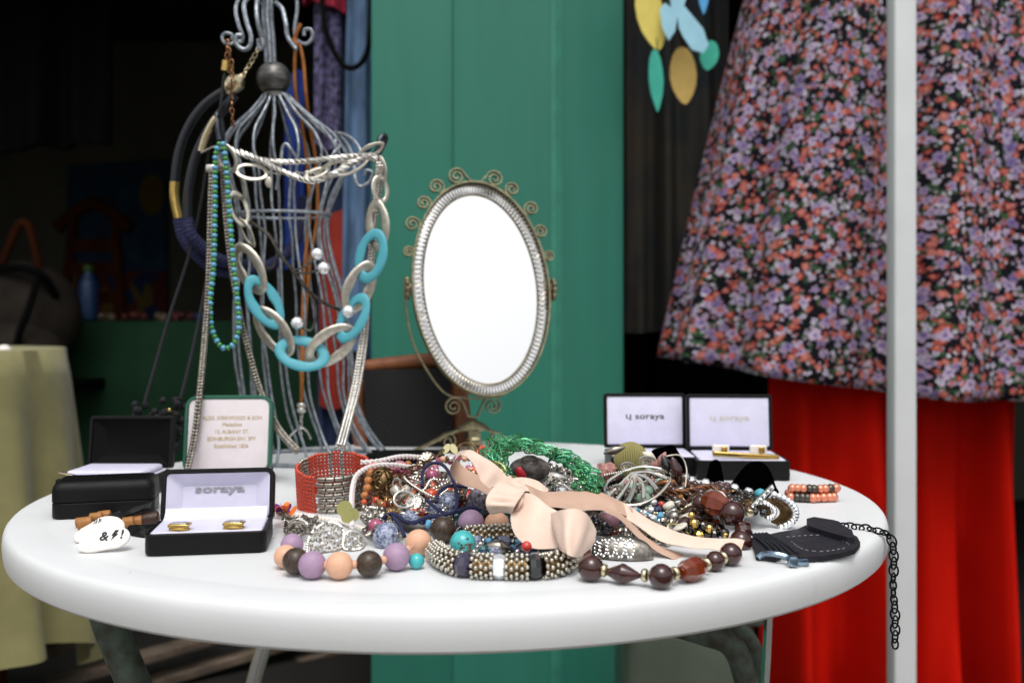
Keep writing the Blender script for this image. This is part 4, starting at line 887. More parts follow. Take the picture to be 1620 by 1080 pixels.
pillow(.0785, .046, .008, [(.002, 0), (.0005, .0006), (0, .002), (0, .0122), (.0005, .0127)], mm, 'base', cb_)
pillow(.0788, .0462, .008, [(.0006, .0132), (0, .0138), (0, .0225), (.0006, .0255), (.0022, .0280), (.0046, .0295), (.008, .0300)], mm, 'lid', cb_)
# black box open behind
o = P(201, 0, .905); o.z = ZT
t2, m2, ml2, l2, h2 = case('cufflink_box', 'open black box with dark lid and white satin tray behind the closed case', Vector((o.x, .845, ZT)), 0, .081, .065, .018, (.050, .010), 8, .003, lidlining='box_black_inner')
MB().rbox((0, .034, .0215), (.070, .050, .006), .003).xf(m2).build('pillow', 'satin_white', t2)
tc_ = thing('tie_clip', 'slim gold and white tie clip on the satin of the black box', 'tie clip', P(120, 752, .84))
MB().rbox((0, 0, 0), (.028, .004, .0012), .0004).xf(Matrix.Translation(P(118, 752, .83)) @ Matrix.Rotation(R(12), 4, 'Y')).build('bar', 'pale_gold', tc_)
MB().rbox((0, .0, -.003), (.002, .004, .006), .0004).xf(Matrix.Translation(P(104, 757, .83))).build('spring', 'gold', tc_)
# green case with printed lid
o = P(366, 0, .93); o.z = ZT
t3, m3, ml3, l3, h3 = case('medal_case', 'green edged medal case with gold print on its white lid', Vector((o.x-.002, .895, ZT)), 3, .0855, .03, .010, (.077, .010), 10, .012, shell='green_case', lining='satin_pink', liner_in=False)
for k, (s, z) in enumerate((('ALEX. KIRKWOOD & SON', .013), ('Medallists', .0065), ('13, ALBANY ST.', -.0005), ('EDINBURGH EH1 3PY', -.0075), ('Established 1826', -.0145))): text_part(s, .0054, 'ink_gold', l3, ml3 @ Matrix.Translation((.0035, z+.003, h3-.0008)), ext=.0001, sx=.92)
# two boxes at the back right
o = P(1020, 0, 1.0)
t4, m4, ml4, l4, h4 = case('cufflink_box', 'open black box with dark printed lettering in its white lid, right of the green post', Vector((P(1021, 0, 1.045).x, .975, ZT)), 0, .0905, .07, .020, (.060, .010), 6, .003, liner_in=False)
text_part('\u0265 soraya', .0092, 'ink_dark', l4, ml4 @ Matrix.Translation((0, .0045, h4-.0008)), sx=1.35, bold=.0001)
t5, m5, ml5, l5, h5 = case('cufflink_box', 'open black box with faint lettering and gold tie bar, nearest the red skirt', Vector((P(1171, 0, .965).x, .950, ZT)), -3, .0925, .078, .020, (.060, .010), 6, .003, liner_in=False)
text_part('\u0265 soraya', .0092, 'ink_faint', l5, ml5 @ Matrix.Translation((0, .0045, h5-.0008)), sx=1.35, bold=.0001)
tb_ = thing('tie_bar', 'long gold tie bar lying in the box nearest the red skirt', 'tie bar', m5 @ Vector((0, .01, .022)))
MB().rbox((.002, .008, .0245), (.066, .006, .005), .001).xf(m5 @ Matrix.Rotation(R(3), 4, 'Y')).build('bar', 'gold', tb_)
for s, nm in ((-1, 'left'), (1, 'right')):
    ck = thing('cufflink', 'square white and gold cufflink at the %s above the gold tie bar' % nm, 'cufflink', m5 @ Vector((s*.018, .022, .022)))
    MB().rbox((s*.019, .024, .0275), (.017, .006, .011), .001).xf(m5).build('face', 'pearl', ck); MB().rbox((s*.019+.003, .0205, .0285), (.006, .003, .006), .0006).xf(m5).build('inlay', 'gold', ck)
# ------------------------------------------------------------------ the heap of jewellery
def on_table(x, y, r):                       # centre of a ball of pixel radius r resting on the table
    Y = (ZC-ZT)*FPX/(y-HOR+r); return P(x, y, Y), r*Y/FPX
def axis_of(pts, i): return pts[min(i+1, len(pts)-1)]-pts[max(i-1, 0)]

# lilac, peach and wooden beads tied with a peach ribbon
wn = thing('bead_necklace', 'necklace of large lilac peach and wooden beads tied with peach ribbon', 'necklace', T(560, 915))
bl = [(462, 862, 19, 'bead_lilac'), (452, 880, 19, 'bead_peach'), (468, 887, 23, 'bead_wood'), (494, 893, 22.5, 'bead_lilac'), (537, 894, 22.5, 'bead_peach'), (584, 891, 22.5, 'bead_wood'), (627, 880, 22, 'bead_lilac'), (662, 858, 22.5, 'bead_peach'), (701, 837, 22, 'bead_wood'), (745, 827, 21.5, 'bead_lilac'), (786, 829, 21.5, 'bead_peach'), (932, 824, 19, 'bead_wood'), (962, 826, 19, 'bead_mauve'), (985, 818, 10, 'bead_peach')]
cs = [on_table(x, y, r) for x, y, r, m in bl]
for i, (x, y, r, m) in enumerate(bl): bead(wn, 'ball', m, cs[i][0], cs[i][1]*(.955+.035*math.sin(i*2.3)), axis_of([c[0] for c in cs], i))
for i in range(7):
    a, b = cs[i][0], cs[i+1][0]; d = (b-a).normalized(); p = (a+d*cs[i][1]+b-d*cs[i+1][1])/2; bead(wn, 'disc', 'bead_peach', p, (.0026, .0026, .0022), d, 'spacer')
MB().tube([c[0] for c in cs[:8]], .0006, 6).build('thread', 'bead_peach', wn)
def rb(l): return [(P(a[0], a[1], a[2]), P(b[0], b[1], b[2])) for a, b in l]
rp = MB()
# left loop: front band rises to the left, curls back and returns behind, showing the reverse
ribbon_into(rp, rb([((805, 757, .672), (774, 773, .650)), ((786, 737, .672), (762, 761, .648)), ((763, 722, .676), (749, 737, .656)), ((742, 712, .690), (733, 719, .676)), ((729, 714, .712), (718, 728, .706)), ((722, 722, .730), (713, 744, .724)), ((736, 740, .736), (722, 762, .728)), ((766, 756, .726), (748, 772, .712)), ((792, 768, .706), (772, 782, .69))]), bulge=.0010, rev=0)
# right loop: the band, then the rolled end of the loop
ribbon_into(rp, rb([((820, 778, .648), (808, 800, .636)), ((845, 783, .636), (813, 842, .618)), ((866, 799, .626), (842, 866, .604)), ((888, 812, .618), (886, 867, .602))]), bulge=.0018, rev=1)
ribbon_into(rp, rb([((872, 812, .612), (884, 868, .594)), ((890, 806, .600), (893, 874, .584)), ((914, 806, .598), (904, 880, .582)), ((934, 820, .604), (916, 880, .590)), ((943, 842, .618), (928, 870, .606)), ((930, 844, .636), (915, 864, .626)), ((905, 836, .646), (892, 856, .640))]), bulge=.0020, rev=1)
# tail 1: reverse first, then the face after the twist
ribbon_into(rp, rb([((830, 766, .682), (842, 790, .664)), ((862, 777, .690), (864, 800, .664)), ((905, 777, .694), (905, 806, .660)), ((944, 777, .694), (944, 806, .660)), ((972, 787, .686), (980, 810, .660)), ((1000, 804, .678), (1004, 822, .662))]), bulge=.0015, rev=0)
ribbon_into(rp, rb([((985, 795, .680), (992, 820, .658)), ((1010, 810, .672), (1014, 834, .652)), ((1052, 833, .658), (1046, 855, .642)), ((1097, 848, .644), (1091, 867, .632)), ((1147, 851, .638), (1131, 870, .628)), ((1165, 852, .636), (1158, 876, .624)), ((1178, 855, .634), (1170, 879, .620))]), bulge=.0014, rev=1)
# tail 2, seen edge on
ribbon_into(rp, rb([((960, 802, .664), (955, 809, .652)), ((985, 813, .660), (977, 818, .650)), ((1012, 839, .652), (1004, 844, .644)), ((1045, 863, .644), (1036, 868, .636)), ((1082, 879, .642), (1068, 886, .630))]), rev=0)
# folded end behind the knot
ribbon_into(rp, rb([((802, 758, .70), (817, 776, .69)), ((826, 756, .71), (836, 776, .70)), ((850, 760, .715), (851, 781, .70)), ((868, 774, .71), (860, 791, .69))]), bulge=.001, rev=1)
# knot
ribbon_into(rp, rb([((806, 752, .678), (832, 770, .668)), ((788, 764, .652), (830, 777, .642)), ((772, 783, .638), (823, 787, .628)), ((769, 799, .634), (815, 800, .624)), ((777, 811, .640), (809, 812, .630)), ((792, 811, .658), (808, 806, .648))]), bulge=.0030, rev=0)
ribbon_into(rp, rb([((800, 806, .646), (806, 812, .640)), ((812, 796, .636), (818, 806, .628)), ((824, 782, .636), (828, 790, .630))]), bulge=.0006, rev=1)
rp.build('ribbon', ['ribbon_peach', 'ribbon_reverse'], wn, ang=70)

# turquoise, navy and silver bracelet
tq = thing('turquoise_bracelet', 'bracelet of turquoise silver and navy beads beneath the peach ribbon', 'bracelet', T(740, 882))
for x, y, r, m, sh in ((732, 859, 20.5, 'turquoise_stone', 'ball'), (659, 887, 12.5, 'turquoise_stone', 'ball'), (762, 852, 9, 'glass_navy', 'faceted'), (766, 872, 11, 'glass_teal', 'faceted'), (828, 870, 13, 'glass_navy', 'ball'), (833, 866, 0, '', ''), (860, 868, 9, 'glass_black', 'faceted')):
    if m: c, r_ = on_table(x, y, r); bead(tq, sh, m, c, r_)
c, r_ = on_table(789, 866, 14); bead(tq, 'oval', 'silver_old', c, (r_*.95, r_*.95, r_*1.55), (1, .15, -.22))
c, r_ = on_table(833, 866, 8); bead(tq, 'ball', 'glass_red', P(833, 864, .595), .0034)
for x, y in ((818, 872), (760, 860), (750, 872)): bead(tq, 'small', 'silver', P(x, y, .60), .0016)
b = MB(); rr = random.Random(8); cc = P(738, 866, .617)
for k in range(26): b.ball(cc+Vector((rr.gauss(0, .0022), rr.gauss(-.0015, .001), rr.gauss(0, .002))), .0009, 6, 4)
b.build('cap', 'silver_old', tq)

# studded bracelet
sbr = thing('studded_bracelet', 'bracelet of studded silver tubes and faceted beads at the heap front', 'bracelet', T(800, 912))
path = crom([T(690, 872, .006), T(705, 884, .007), T(735, 893, .0075), T(790, 896, .0075), T(850, 896, .0075), T(885, 890, .0075), T(903, 876, .0075), T(900, 862, .0075), T(870, 850, .0075), T(800, 846, .0075), T(730, 850, .007)], 10)
def studded(a, b, rad=.0072):
    q = resample([path[i] for i in range(a, b+1)], .0029); fr = frames(q); mb = MB()
    MB().tube(q, rad*.8, 12).build('core', 'bronze', sbr)
    for i, p in enumerate(q):
        for k in range(10):
            an_ = 2*PI*(k+.5*(i % 2))/10+.08*math.sin(i*3+k); mb.ball(p+fr[i][1]*rad*math.cos(an_)+fr[i][2]*rad*math.sin(an_), .00135, 7, 5)
    mb.build('studs', 'silver_matt', sbr, ang=60, kind='stuff')
studded(0, 18, .0068); studded(23, 28); studded(32, 37); studded(42, 60); studded(66, 98)
for i, m in ((20, 'glass_purple'), (30, 'crystal'), (39, 'glass_black'), (63, 'glass_teal')): bead(sbr, 'faceted', m, path[i], (.0082, .0082, .0062), axis_of(path, i))

# brown amber necklace
an = thing('amber_necklace', 'dark brown amber bead necklace with gold spacers along the front', 'necklace', T(1046, 932))
al = [(935, 898, 21, 'ball', 'amber_brown', 1), (985, 907, 17, 'bicone', 'amber_brown', 1.75), (1046, 911, 20, 'ball', 'amber_brown', 1), (1095, 900, 19, 'barrel', 'amber_clear', 1.6), (1131, 887, 16, 'ball', 'amber_brown', 1), (1156, 876, 18, 'ball', 'amber_brown', 1), (1172, 856, 18, 'ball', 'amber_brown', 1), (1176, 838, 15, 'faceted', 'amber_brown', 1), (1158, 812, 21, 'ball', 'amber_brown', 1), (1132, 796, 20, 'barrel', 'amber_clear', 1.2), (1108, 796, 15, 'ball', 'amber_brown', 1), (918, 874, 16, 'barrel', 'amber_clear', 1.2)]
cs = []
for i, (x, y, r, sh, m, el) in enumerate(al):
    c, r_ = on_table(x, y, r)
    if 5 < i < 11: c, r_ = P(x, y, .655+.008*(i-5)), r*.66/FPX
    cs.append((c, r_))
for i, (x, y, r, sh, m, el) in enumerate(al[:11]): bead(an, sh, m, cs[i][0], (cs[i][1], cs[i][1], cs[i][1]*el), axis_of([c[0] for c in cs[:11]], i))
bead(an, 'barrel', 'amber_clear', cs[11][0], (cs[11][1], cs[11][1], cs[11][1]*1.2), (.4, -.6, 0))
for i in range(5):
    a_, b_ = cs[i][0], cs[i+1][0]; d_ = (b_-a_).normalized(); ra, rb_ = cs[i][1]*al[i][5], cs[i+1][1]*al[i+1][5]; bead(an, 'disc', 'pale_gold', (a_+d_*ra+b_-d_*rb_)/2, (.0040, .0040, .0021), d_, 'spacer')
for x, y, r in ((1098, 828, 8), (1105, 848, 10), (1122, 836, 7), (1094, 815, 6)): bead(an, 'faceted', 'gold', P(x, y, .672), r*.67/FPX)
for x, y, r in ((1112, 832, 8), (1118, 848, 10), (1130, 846, 9), (1086, 836, 7)): bead(an, 'faceted', 'glass_black', P(x, y, .676), r*.67/FPX)

# red bead cuff
rcf = thing('beaded_cuff', 'red and silver seed bead cuff bracelet standing upright', 'bracelet', T(520, 816))
cm_ = Matrix.Translation(T(519, 812)+Vector((0, .031, .002))) @ Matrix.Rotation(R(13), 4, 'X')
red, sil = MB(), MB(); rad = .0305; NR = 11; nb = 58
for j in range(NR):
    z = .002+j*.0033
    for i in range(nb):
        a = 360*i/nb+.4*math.sin(j); p = cm_ @ Vector((rad*math.cos(R(a)), rad*math.sin(R(a)), z+.0004*math.sin(i*1.3)))
        if 254 < a < 345 and j % 3: continue
        (sil if (84 < a < 92 or 100 < a < 106 or 146 < a < 172) else red).ball(p, .00178, 7, 5)
red.build('red_beads', 'seed_red', rcf, kind='stuff'); sil.build('silver_beads', 'silver_old', rcf, kind='stuff')
for j in range(8):
    for k in range(7):
        a = R(261+13.0*k+(1.5 if j % 2 else -1)); p = cm_ @ Vector(((rad+.0006)*math.cos(a), (rad+.0006)*math.sin(a), .0022+j*.0047)); ax = cm_.to_3x3() @ Vector((-math.sin(a), math.cos(a), .05*math.sin(j*3+k)))
        bead(rcf, 'tube', 'silver_old', p, (.0021, .0021, .0034), ax, 'tube_bead')
MB().tube([cm_ @ Vector((rad*math.cos(R(80)), rad*math.sin(R(80)), .036)), cm_ @ Vector((rad*math.cos(R(80)), rad*math.sin(R(80)), .043))], .0012, 6).build('tassel', 'silver', rcf)

# white seed rope, pearls
ws = thing('seed_bead_rope', 'white seed bead rope looping over the red cuff', 'necklace', Mp(558, 828))
for l in ([(557, 832, -.03), (556, 800, -.03), (559, 765, -.035), (568, 748, -.04), (590, 737, -.04), (620, 735, -.03), (650, 739, -.01)], [(572, 731, -.03), (600, 729, -.03), (635, 722, -.02), (668, 724, 0), (692, 731, .01)]):
    q = resample(crom([Mp(*a) for a in l], 10), .0011); fr = frames(q); b = MB()
    for i, p in enumerate(q):
        for ph in (0, 3.14): b.ball(p+fr[i][1]*.0012*math.cos(i*.8+ph)+fr[i][2]*.0012*math.sin(i*.8+ph), .0012, 6, 4)
    b.build('strand', 'seed_white', ws, kind='stuff')
ps = thing('pearl_strand', 'fine pearl strand lying at the foot of the red cuff', 'necklace', T(480, 818))
balls_into(MB(), crom([T(424, 812, .002), T(470, 814, .002), T(505, 819, .002), T(540, 824, .003), T(575, 836, .006), T(600, 842, .008)], 8), .0021, .0042, 9, 7).build('pearls', 'pearl', ps, kind='stuff')

# filigree butterfly brooch
bb = thing('filigree_brooch', 'silver filigree butterfly brooch leaning on the large beads', 'brooch', P(530, 875, .60))
YB = .603
def brooch_wing(poly, spirals):
    b = MB(); pl_ = crom([P(x, y, YB+dz) for x, y, dz in poly], 6, closed=True); b.tube(pl_, .0011, 6, closed=True); balls_into(b, [p+Vector((0, -.0012, 0)) for p in pl_], .0007, .0016, 6, 4, closed=True)
    for cx, cy, r, s, dz in ():
        k = YB/FPX; c = P(cx, cy, YB+dz); b.tube([c+Vector(((r*(1-.85*i/22))*k*math.cos(s*i*.5), 0, (r*(1-.85*i/22))*k*math.sin(s*i*.5))) for i in range(23)], .0008, 5)
    rr = random.Random(len(poly)); xs = [q_[0] for q_ in poly]; ys = [q_[1] for q_ in poly]; k = YB/FPX; done = []
    def inside(x, y):
        c_ = False; n_ = len(poly)
        for i_ in range(n_):
            (xa, ya, _), (xb, yb, _) = poly[i_], poly[i_-1]
            if (ya > y) != (yb > y) and x < (xb-xa)*(y-ya)/(yb-ya)+xa: c_ = not c_
        return c_
    for _ in range(500):
        x, y, r = rr.uniform(min(xs), max(xs)), rr.uniform(min(ys), max(ys)), rr.uniform(3.0, 5.5)
        if inside(x, y) and all((x-a_)**2+(y-b_)**2 > (r*.8+c_*.8)**2 for a_, b_, c_ in done):
            done.append((x, y, r)); c = P(x, y, YB+.0115*(878-y)/52); s_ = rr.choice((-1, 1)); a0 = rr.uniform(0, 6.28)
            b.tube([c+Vector(((r*(1-.75*i/16))*k*math.cos(a0+s_*i*.55), -.0004, (r*(1-.75*i/16))*k*math.sin(a0+s_*i*.55))) for i in range(17)], .00062, 5)
    b.build('wing', 'silver', bb)
brooch_wing([(487, 876, 0), (489, 852, .006), (503, 834, .012), (525, 826, .014), (541, 836, .012), (543, 856, .006), (538, 868, 0), (510, 873, -.002)], [(503, 862, 10, 1, 0), (515, 843, 9, -1, .006), (530, 838, 7, 1, .008), (522, 858, 9, 1, .002), (499, 848, 7, -1, .004), (534, 854, 6, -1, .003), (509, 852, 5, 1, .004), (490, 866, 5, 1, .002)])
brooch_wing([(544, 868, 0), (545, 850, .006), (556, 840, .01), (570, 846, .01), (577, 858, .006), (570, 868, 0)], [(556, 858, 7, 1, .002), (565, 852, 6, -1, .005), (550, 850, 5, 1, .006)])
for x, y, m in ((521, 844, 'rhinestone'), (533, 856, 'rhinestone'), (562, 853, 'rhinestone'), (510, 860, 'pearl'), (552, 862, 'rhinestone')): bead(bb, 'faceted', m, P(x, y, YB-.002), .0016, name='stone')

# navy cord necklace with crackled glass beads
nc = thing('glass_bead_necklace', 'navy cord necklace with large crackled blue glass beads', 'necklace', Mp(700, 820))
for l, r in (([(668, 770, -.02), (669, 745, -.03), (682, 733, -.035), (700, 735, -.035), (715, 755, -.035), (723, 785, -.03), (720, 806, -.025), (706, 812, -.02), (688, 802, -.02), (674, 788, -.02)], 3.0), ([(690, 795, -.02), (694, 780, -.03), (706, 770, -.03), (720, 768, -.025), (740, 770, -.02)], 3.0), ([(606, 820, -.01), (615, 813, -.02), (628, 815, -.02), (640, 824, -.015), (655, 826, -.015), (675, 818, -.02), (700, 815, -.02), (730, 806, -.02), (745, 802, -.02), (760, 808, -.01)], 3.4), ([(620, 815, -.015), (632, 830, -.02), (640, 848, -.015)], 3)):
    MB().tube(crom([Mp(*a) for a in l], 8), r*.7/FPX, 8).build('cord', 'navy_cord', nc)
for x, y, r, el, m, ax in ((709, 796, 17, 1.05, 'glass_blue', (1, 0, .6)), (684, 806, 12, 1.3, 'glass_blue', (1, 0, .6)), (763, 793, 24, 1.05, 'glass_smoke', (1, 0, .3)), (612, 848, 22, 1.05, 'glass_blue', (.4, 0, 1)), (648, 818, 12, 1.3, 'glass_blue', (1, 0, 0))):
    c = Mp(x, y, .004); k = c.y/FPX; bead(nc, 'oval' if el > 1.2 else 'ball', m, c, (r*k, r*k, r*k*el), ax)

# green filigree leaf necklace
gn = thing('leaf_necklace', 'necklace of green filigree metal leaves on top of the heap', 'necklace', Mp(860, 740))
def leaf_mesh(mat):
    b = MB(); n = 16; hw = lambda t: .0066*math.sin(PI*min(1, max(0, t)))**.75*(1.15-.3*t)
    cup = lambda x: -.35*abs(x)
    out = [Vector((hw(i/n), .022*(i/n)-.011, cup(hw(i/n))+.003*math.sin(PI*i/n))) for i in range(n+1)]
    out += [Vector((-p.x, p.y, p.z)) for p in out[-2:0:-1]]; b.strip(out, (0, 0, 1), .0009, .0013, closed=True)
    b.tube([Vector((0, -.011, 0)), Vector((0, -.005, .002)), Vector((0, .003, .0028)), Vector((0, .011, .0))], .0009, 6)
    for s in (-1, 1):
        for k in range(4):
            t0 = .12+.2*k; x1 = hw(t0+.2); b.tube([Vector((0, .022*t0-.011, .002)), Vector((s*x1*.55, .022*(t0+.06)-.011, .0014)), Vector((s*x1*.97, .022*(t0+.2)-.011, .0004))], [.00075, .0006, .0005], 5)
            c = Vector((s*x1*.55, .022*(t0+.17)-.011, .0012)); b.tube([c+Vector((.0013*math.cos(a*.9), .0013*math.sin(a*.9), 0)) for a in range(7)], .0005, 4, closed=True)
    return b.mesh('leaf', mat, ang=60)
lm = {m: leaf_mesh(m) for m in ('green_enamel', 'green_gold', 'green_teal')}
gp = crom([P(*a) for a in ((806, 775, .70), (792, 755, .715), (783, 730, .735), (790, 712, .75), (812, 703, .765), (845, 712, .765), (875, 722, .755), (900, 735, .74), (922, 750, .725), (935, 765, .71), (928, 775, .70))], 12)
q = resample(gp, .0062); fr = frames(q); rr = random.Random(21)
for i, p in enumerate(q):
    t_, n_, b_ = fr[i]
    for s in ((-1, 1) if i % 2 else (-.25,)):
        view = Vector((0, -.75, .66)); y = (t_*.9+b_*s*.8+Vector((rr.uniform(-.25, .25), rr.uniform(-.3, .1), rr.uniform(-.1, .45)))).normalized()
        z = view+Vector((rr.uniform(-.5, .5), 0, rr.uniform(-.3, .3))); z = (z-y*z.dot(y)).normalized(); x = y.cross(z)
        m = basis(p+b_*s*.0045+Vector((0, -.0015*(i % 3), .002)), x, y, z) @ Matrix.Scale(rr.uniform(.72, .92), 4)
        link('leaf', lm['green_gold' if (i < 5 and rr.random() < .6) else rr.choice(('green_enamel', 'green_teal'))], gn, m)
MB().tube(gp, .0009, 6).build('thread', 'green_enamel', gn)

# heart charm chain
hc = thing('charm_chain', 'bronze link chain with ribbed heart charm and filigree bead', 'necklace', Mp(633, 790))
b = MB(); hp = Mp(634, 779, -.034); k = hp.y/FPX
n = 28; rows = []
for j in range(9):
    sc_ = 1-abs(j-4)/4*.0; f = math.cos((j-4)/4*PI/2*.98); row = []
    for i in range(n):
        a = 2*PI*i/n; x = 16*math.sin(a)**3; y = 13*math.cos(a)-5*math.cos(2*a)-2*math.cos(3*a)-math.cos(4*a)
        row.append(hp+Vector((x*k*1.08*(f**.6+.02), (j-4)/4*.005, (y*k*1.08)*(f**.6+.02)+.0004*math.sin(y*2.2))))
    rows.append(row)
b.grid(rows, closed=True).build('heart_charm', 'silver_matt', hc, ang=60)
MB().tube([hp+Vector((-.003+.0032*math.cos(a*.63), 0, .0075+.0034*math.sin(a*.63))) for a in range(10)], .0007, 6, closed=True).build('jump_ring', 'silver', hc)
def open_link(pts, L, W, wr, mat, par, tw=(0, 70)):
    q = resample(pts, L*.8); fr = frames(q); ring = ring_pts(L/2, W/2, 18)
    for i, p in enumerate(q):
        t_, n_, b_ = fr[i]; a = R(tw[i % 2]+25*math.sin(i*2.1)); x = n_*math.cos(a)+b_*math.sin(a)
        MB().tube([p+t_*r.x+x*r.y for r in ring], wr, 6, closed=True).build('link', mat, par)
open_link(crom([Mp(*a) for a in ((612, 790, -.02), (618, 765, -.025), (640, 750, -.025), (665, 735, -.02), (690, 722, -.01), (712, 712, 0), (745, 708, .01), (762, 712, .01))], 8), .0125, .0075, .0008, 'bronze', hc)
fb = MB(); fc = Mp(605, 765, -.02); rr = random.Random(2)
for j in range(44):
    a0 = rr.uniform(0, 6.28); th = rr.uniform(.3, 2.8); c0 = Vector((math.sin(th)*math.cos(a0)*.0098, math.sin(th)*math.sin(a0)*.0098, math.cos(th)*.0135))
    nn = c0.normalized(); u = nn.orthogonal().normalized(); v = nn.cross(u)
    fb.tube([fc+c0+(u*math.cos(w_*.7)+v*math.sin(w_*.7))*.0027 for w_ in range(9)], .0006, 5, closed=True)
fb.ball(fc, (.0085, .0085, .0122), 16, 12); fb.build('filigree_bead', 'bronze', hc)
# dotted pink fabric bead, copper clay beads, orange glass beads
dp = thing('bead_string', 'string of orange clay and dotted pink beads behind the heart charm', 'necklace', Mp(600, 760, .01))
for x, y, r, m, sh, d in ((632, 741, 13, 'dotted_pink', 'ball', -.005), (585, 748, 7, 'bead_copper_clay', 'ball', -.03), (583, 760, 7, 'bead_copper_clay', 'ball', -.03), (581, 772, 7, 'bead_copper_clay', 'ball', -.03), (577, 783, 6, 'bead_copper_clay', 'ball', -.03), (576, 794, 5, 'glass_orange', 'ball', -.03), (592, 740, 9, 'glass_orange', 'ball', -.02), (606, 738, 8, 'bead_copper_clay', 'ball', -.01), (645, 745, 8, 'glass_pink', 'ball', 0), (683, 752, 11, 'glass_pink', 'ball', -.01), (682, 783, 11, 'glass_orange', 'ball', -.005), (655, 812, 8, 'glass_orange', 'ball', .0), (667, 810, 7, 'glass_orange', 'ball', .0), (640, 808, 7, 'bead_copper_clay', 'ball', 0), (594, 832, 12, 'glass_pink', 'ball', -.005), (765, 713, 9, 'glass_orange', 'stone', .0), (775, 716, 7, 'glass_orange', 'stone', 0), (753, 718, 7, 'bead_peach', 'ball', .01), (715, 778, 8, 'glass_orange', 'ball', 0)):
    c = Mp(x, y, d); bead(dp, sh, m, c, r*c.y/FPX)
# lime flower discs
lf = thing('disc_charm', 'translucent lime disc charm hanging at the front of the red cuff', 'charm', Mp(550, 800, -.03))
for x, y, r in ((545, 804, 12), (558, 814, 10), (549, 817, 9)):
    c = Mp(x, y, -.045); MB().lathe([(r*.72/FPX*.98, -.0004), (r*.72/FPX, 0), (r*.72/FPX*.98, .0004)], 20, Matrix.Translation(c) @ Matrix.Rotation(R(80), 4, 'X') @ Matrix.Rotation(R(x % 17), 4, 'Y')).build('disc', 'lime_disc', lf)
# silk flower
sf = thing('silk_flower', 'orange and purple silk flower beside the red cuff', 'flower', T(450, 808))
rr = random.Random(6)
for k in range(26):
    c = T(430+rr.uniform(0, 34), 806+rr.uniform(-5, 3), .004+rr.uniform(0, .010)); m = Matrix.Translation(c) @ Matrix.Rotation(rr.uniform(0, 6.28), 4, 'Z') @ Matrix.Rotation(R(rr.uniform(20, 80)), 4, 'X') @ Matrix.Scale(.00040*rr.uniform(.8, 1.3), 4)
    MB().slab(leaf_poly(6, 10, 10), .6, m).build('petal', 'petal_purple' if k % 3 == 0 else 'petal_orange', sf)

# silver fan pendant
fp = thing('fan_pendant', 'large openwork silver fan pendant propped on the heap', 'pendant', P(1010, 790, .74))
YP = .735; fm = MB()
def ptz(x, y): return P(x, y, YP+(760-y)*.0006)
hubp = (998, 748)
for x, y, w_ in ((962, 785, .0009), (975, 792, .0011), (993, 795, .0013), (1018, 790, .0014), (1040, 775, .0013), (1056, 757, .0011)):
    mx, my = (hubp[0]+x)/2+(y-hubp[1])*.25, (hubp[1]+y)/2-6
    pts = crom([ptz(*hubp), ptz(mx-3, my), ptz(x, y)], 8); fm.tube(pts, [w_*(.7+.9*i/(len(pts)-1)) for i in range(len(pts))], 7)
fm.tube(crom([ptz(x, y) for x, y in ((958, 778), (966, 790), (985, 798), (1008, 798), (1030, 790), (1050, 774), (1062, 756), (1058, 746), (1040, 740), (1015, 738), (996, 742), (975, 752), (960, 764))], 5, closed=True), .0012, 6, closed=True)
for cx, cy, r in ((992, 738, 10), (1022, 729, 11), (977, 772, 8), (1045, 748, 8)):
    k = YP/FPX; c = ptz(cx, cy)+Vector((0, -.001, 0)); fm.tube([c+Vector((r*(1-.8*i/26)*1.3*k*math.cos(i*.45), 0, r*(1-.8*i/26)*.75*k*math.sin(i*.45))) for i in range(27)], .0009, 6)
fm.build('openwork', 'silver', fp)
balls_into(MB(), crom([ptz(x, y-1)+Vector((0, -.0015, 0)) for x, y in ((956, 752), (975, 748), (996, 744))], 6), .001, .002, 7, 5).build('beading', 'silver', fp, kind='stuff')

# woven button, metal and stone beads at the back of the heap
wk = thing('woven_button', 'olive woven round button propped at the back of the heap', 'button', P(998, 740, .79))
m = Matrix.Translation(P(998, 726, .79)) @ Matrix.Rotation(R(72), 4, 'X')
b = MB(); b.lathe([(.013, -.003), (.0145, 0), (.013, .0025), (.009, .004), (.004, .0048), (.0008, .005)], 28, m); b.build('disc', 'olive_weave', wk)
b = MB()
for k in range(-7, 8): h = math.sqrt(max(0, .0142**2-(k*.0019)**2)); b.tube([m @ Vector((k*.0019, -h+2*h*i/8, .0009+.0048*(1-((k*.0019)**2+(-h+2*h*i/8)**2)/.0145**2))) for i in range(9)], .00085, 5)
b.build('cording', 'olive_weave', wk)
sm_ = thing('stone_bead_string', 'string of pink stone and silver leaf beads behind the silver fan', 'necklace', P(1000, 740, .78))
for x, y, r, el, m, sh, ax, Y in ((972, 712, 7, 2.6, 'silver_old', 'oval', (1, 0, .3), .775), (955, 748, 11, 1.5, 'stone_pink', 'stone', (-.4, 0, 1), .755), (966, 745, 10, 1.4, 'stone_pink', 'stone', (-.2, 0, 1), .755), (1047, 727, 7, 2.0, 'stone_pink', 'oval', (.5, 0, 1), .75), (1035, 735, 8, 1.2, 'stone_pink', 'stone', (1, 0, .4), .76), (1040, 750, 7, 1.3, 'stone_pink', 'stone', (.5, 0, .4), .755), (1027, 722, 8, 1.6, 'bone', 'oval', (1, 0, -.6), .775), (1070, 745, 10, 2.4, 'amber_brown', 'oval', (-.3, 0, 1), .74), (1055, 738, 9, 2.2, 'glass_black', 'oval', (-.4, 0, 1), .745)):
    k = Y/FPX; bead(sm_, sh, m, P(x, y, Y), (r*k, r*k, r*k*el), ax)
MB().tube(crom([P(*a) for a in ((1050, 722, .75), (1075, 720, .76), (1086, 740, .76), (1084, 770, .75))], 8), .0006, 6).build('thread', 'bone', sm_)

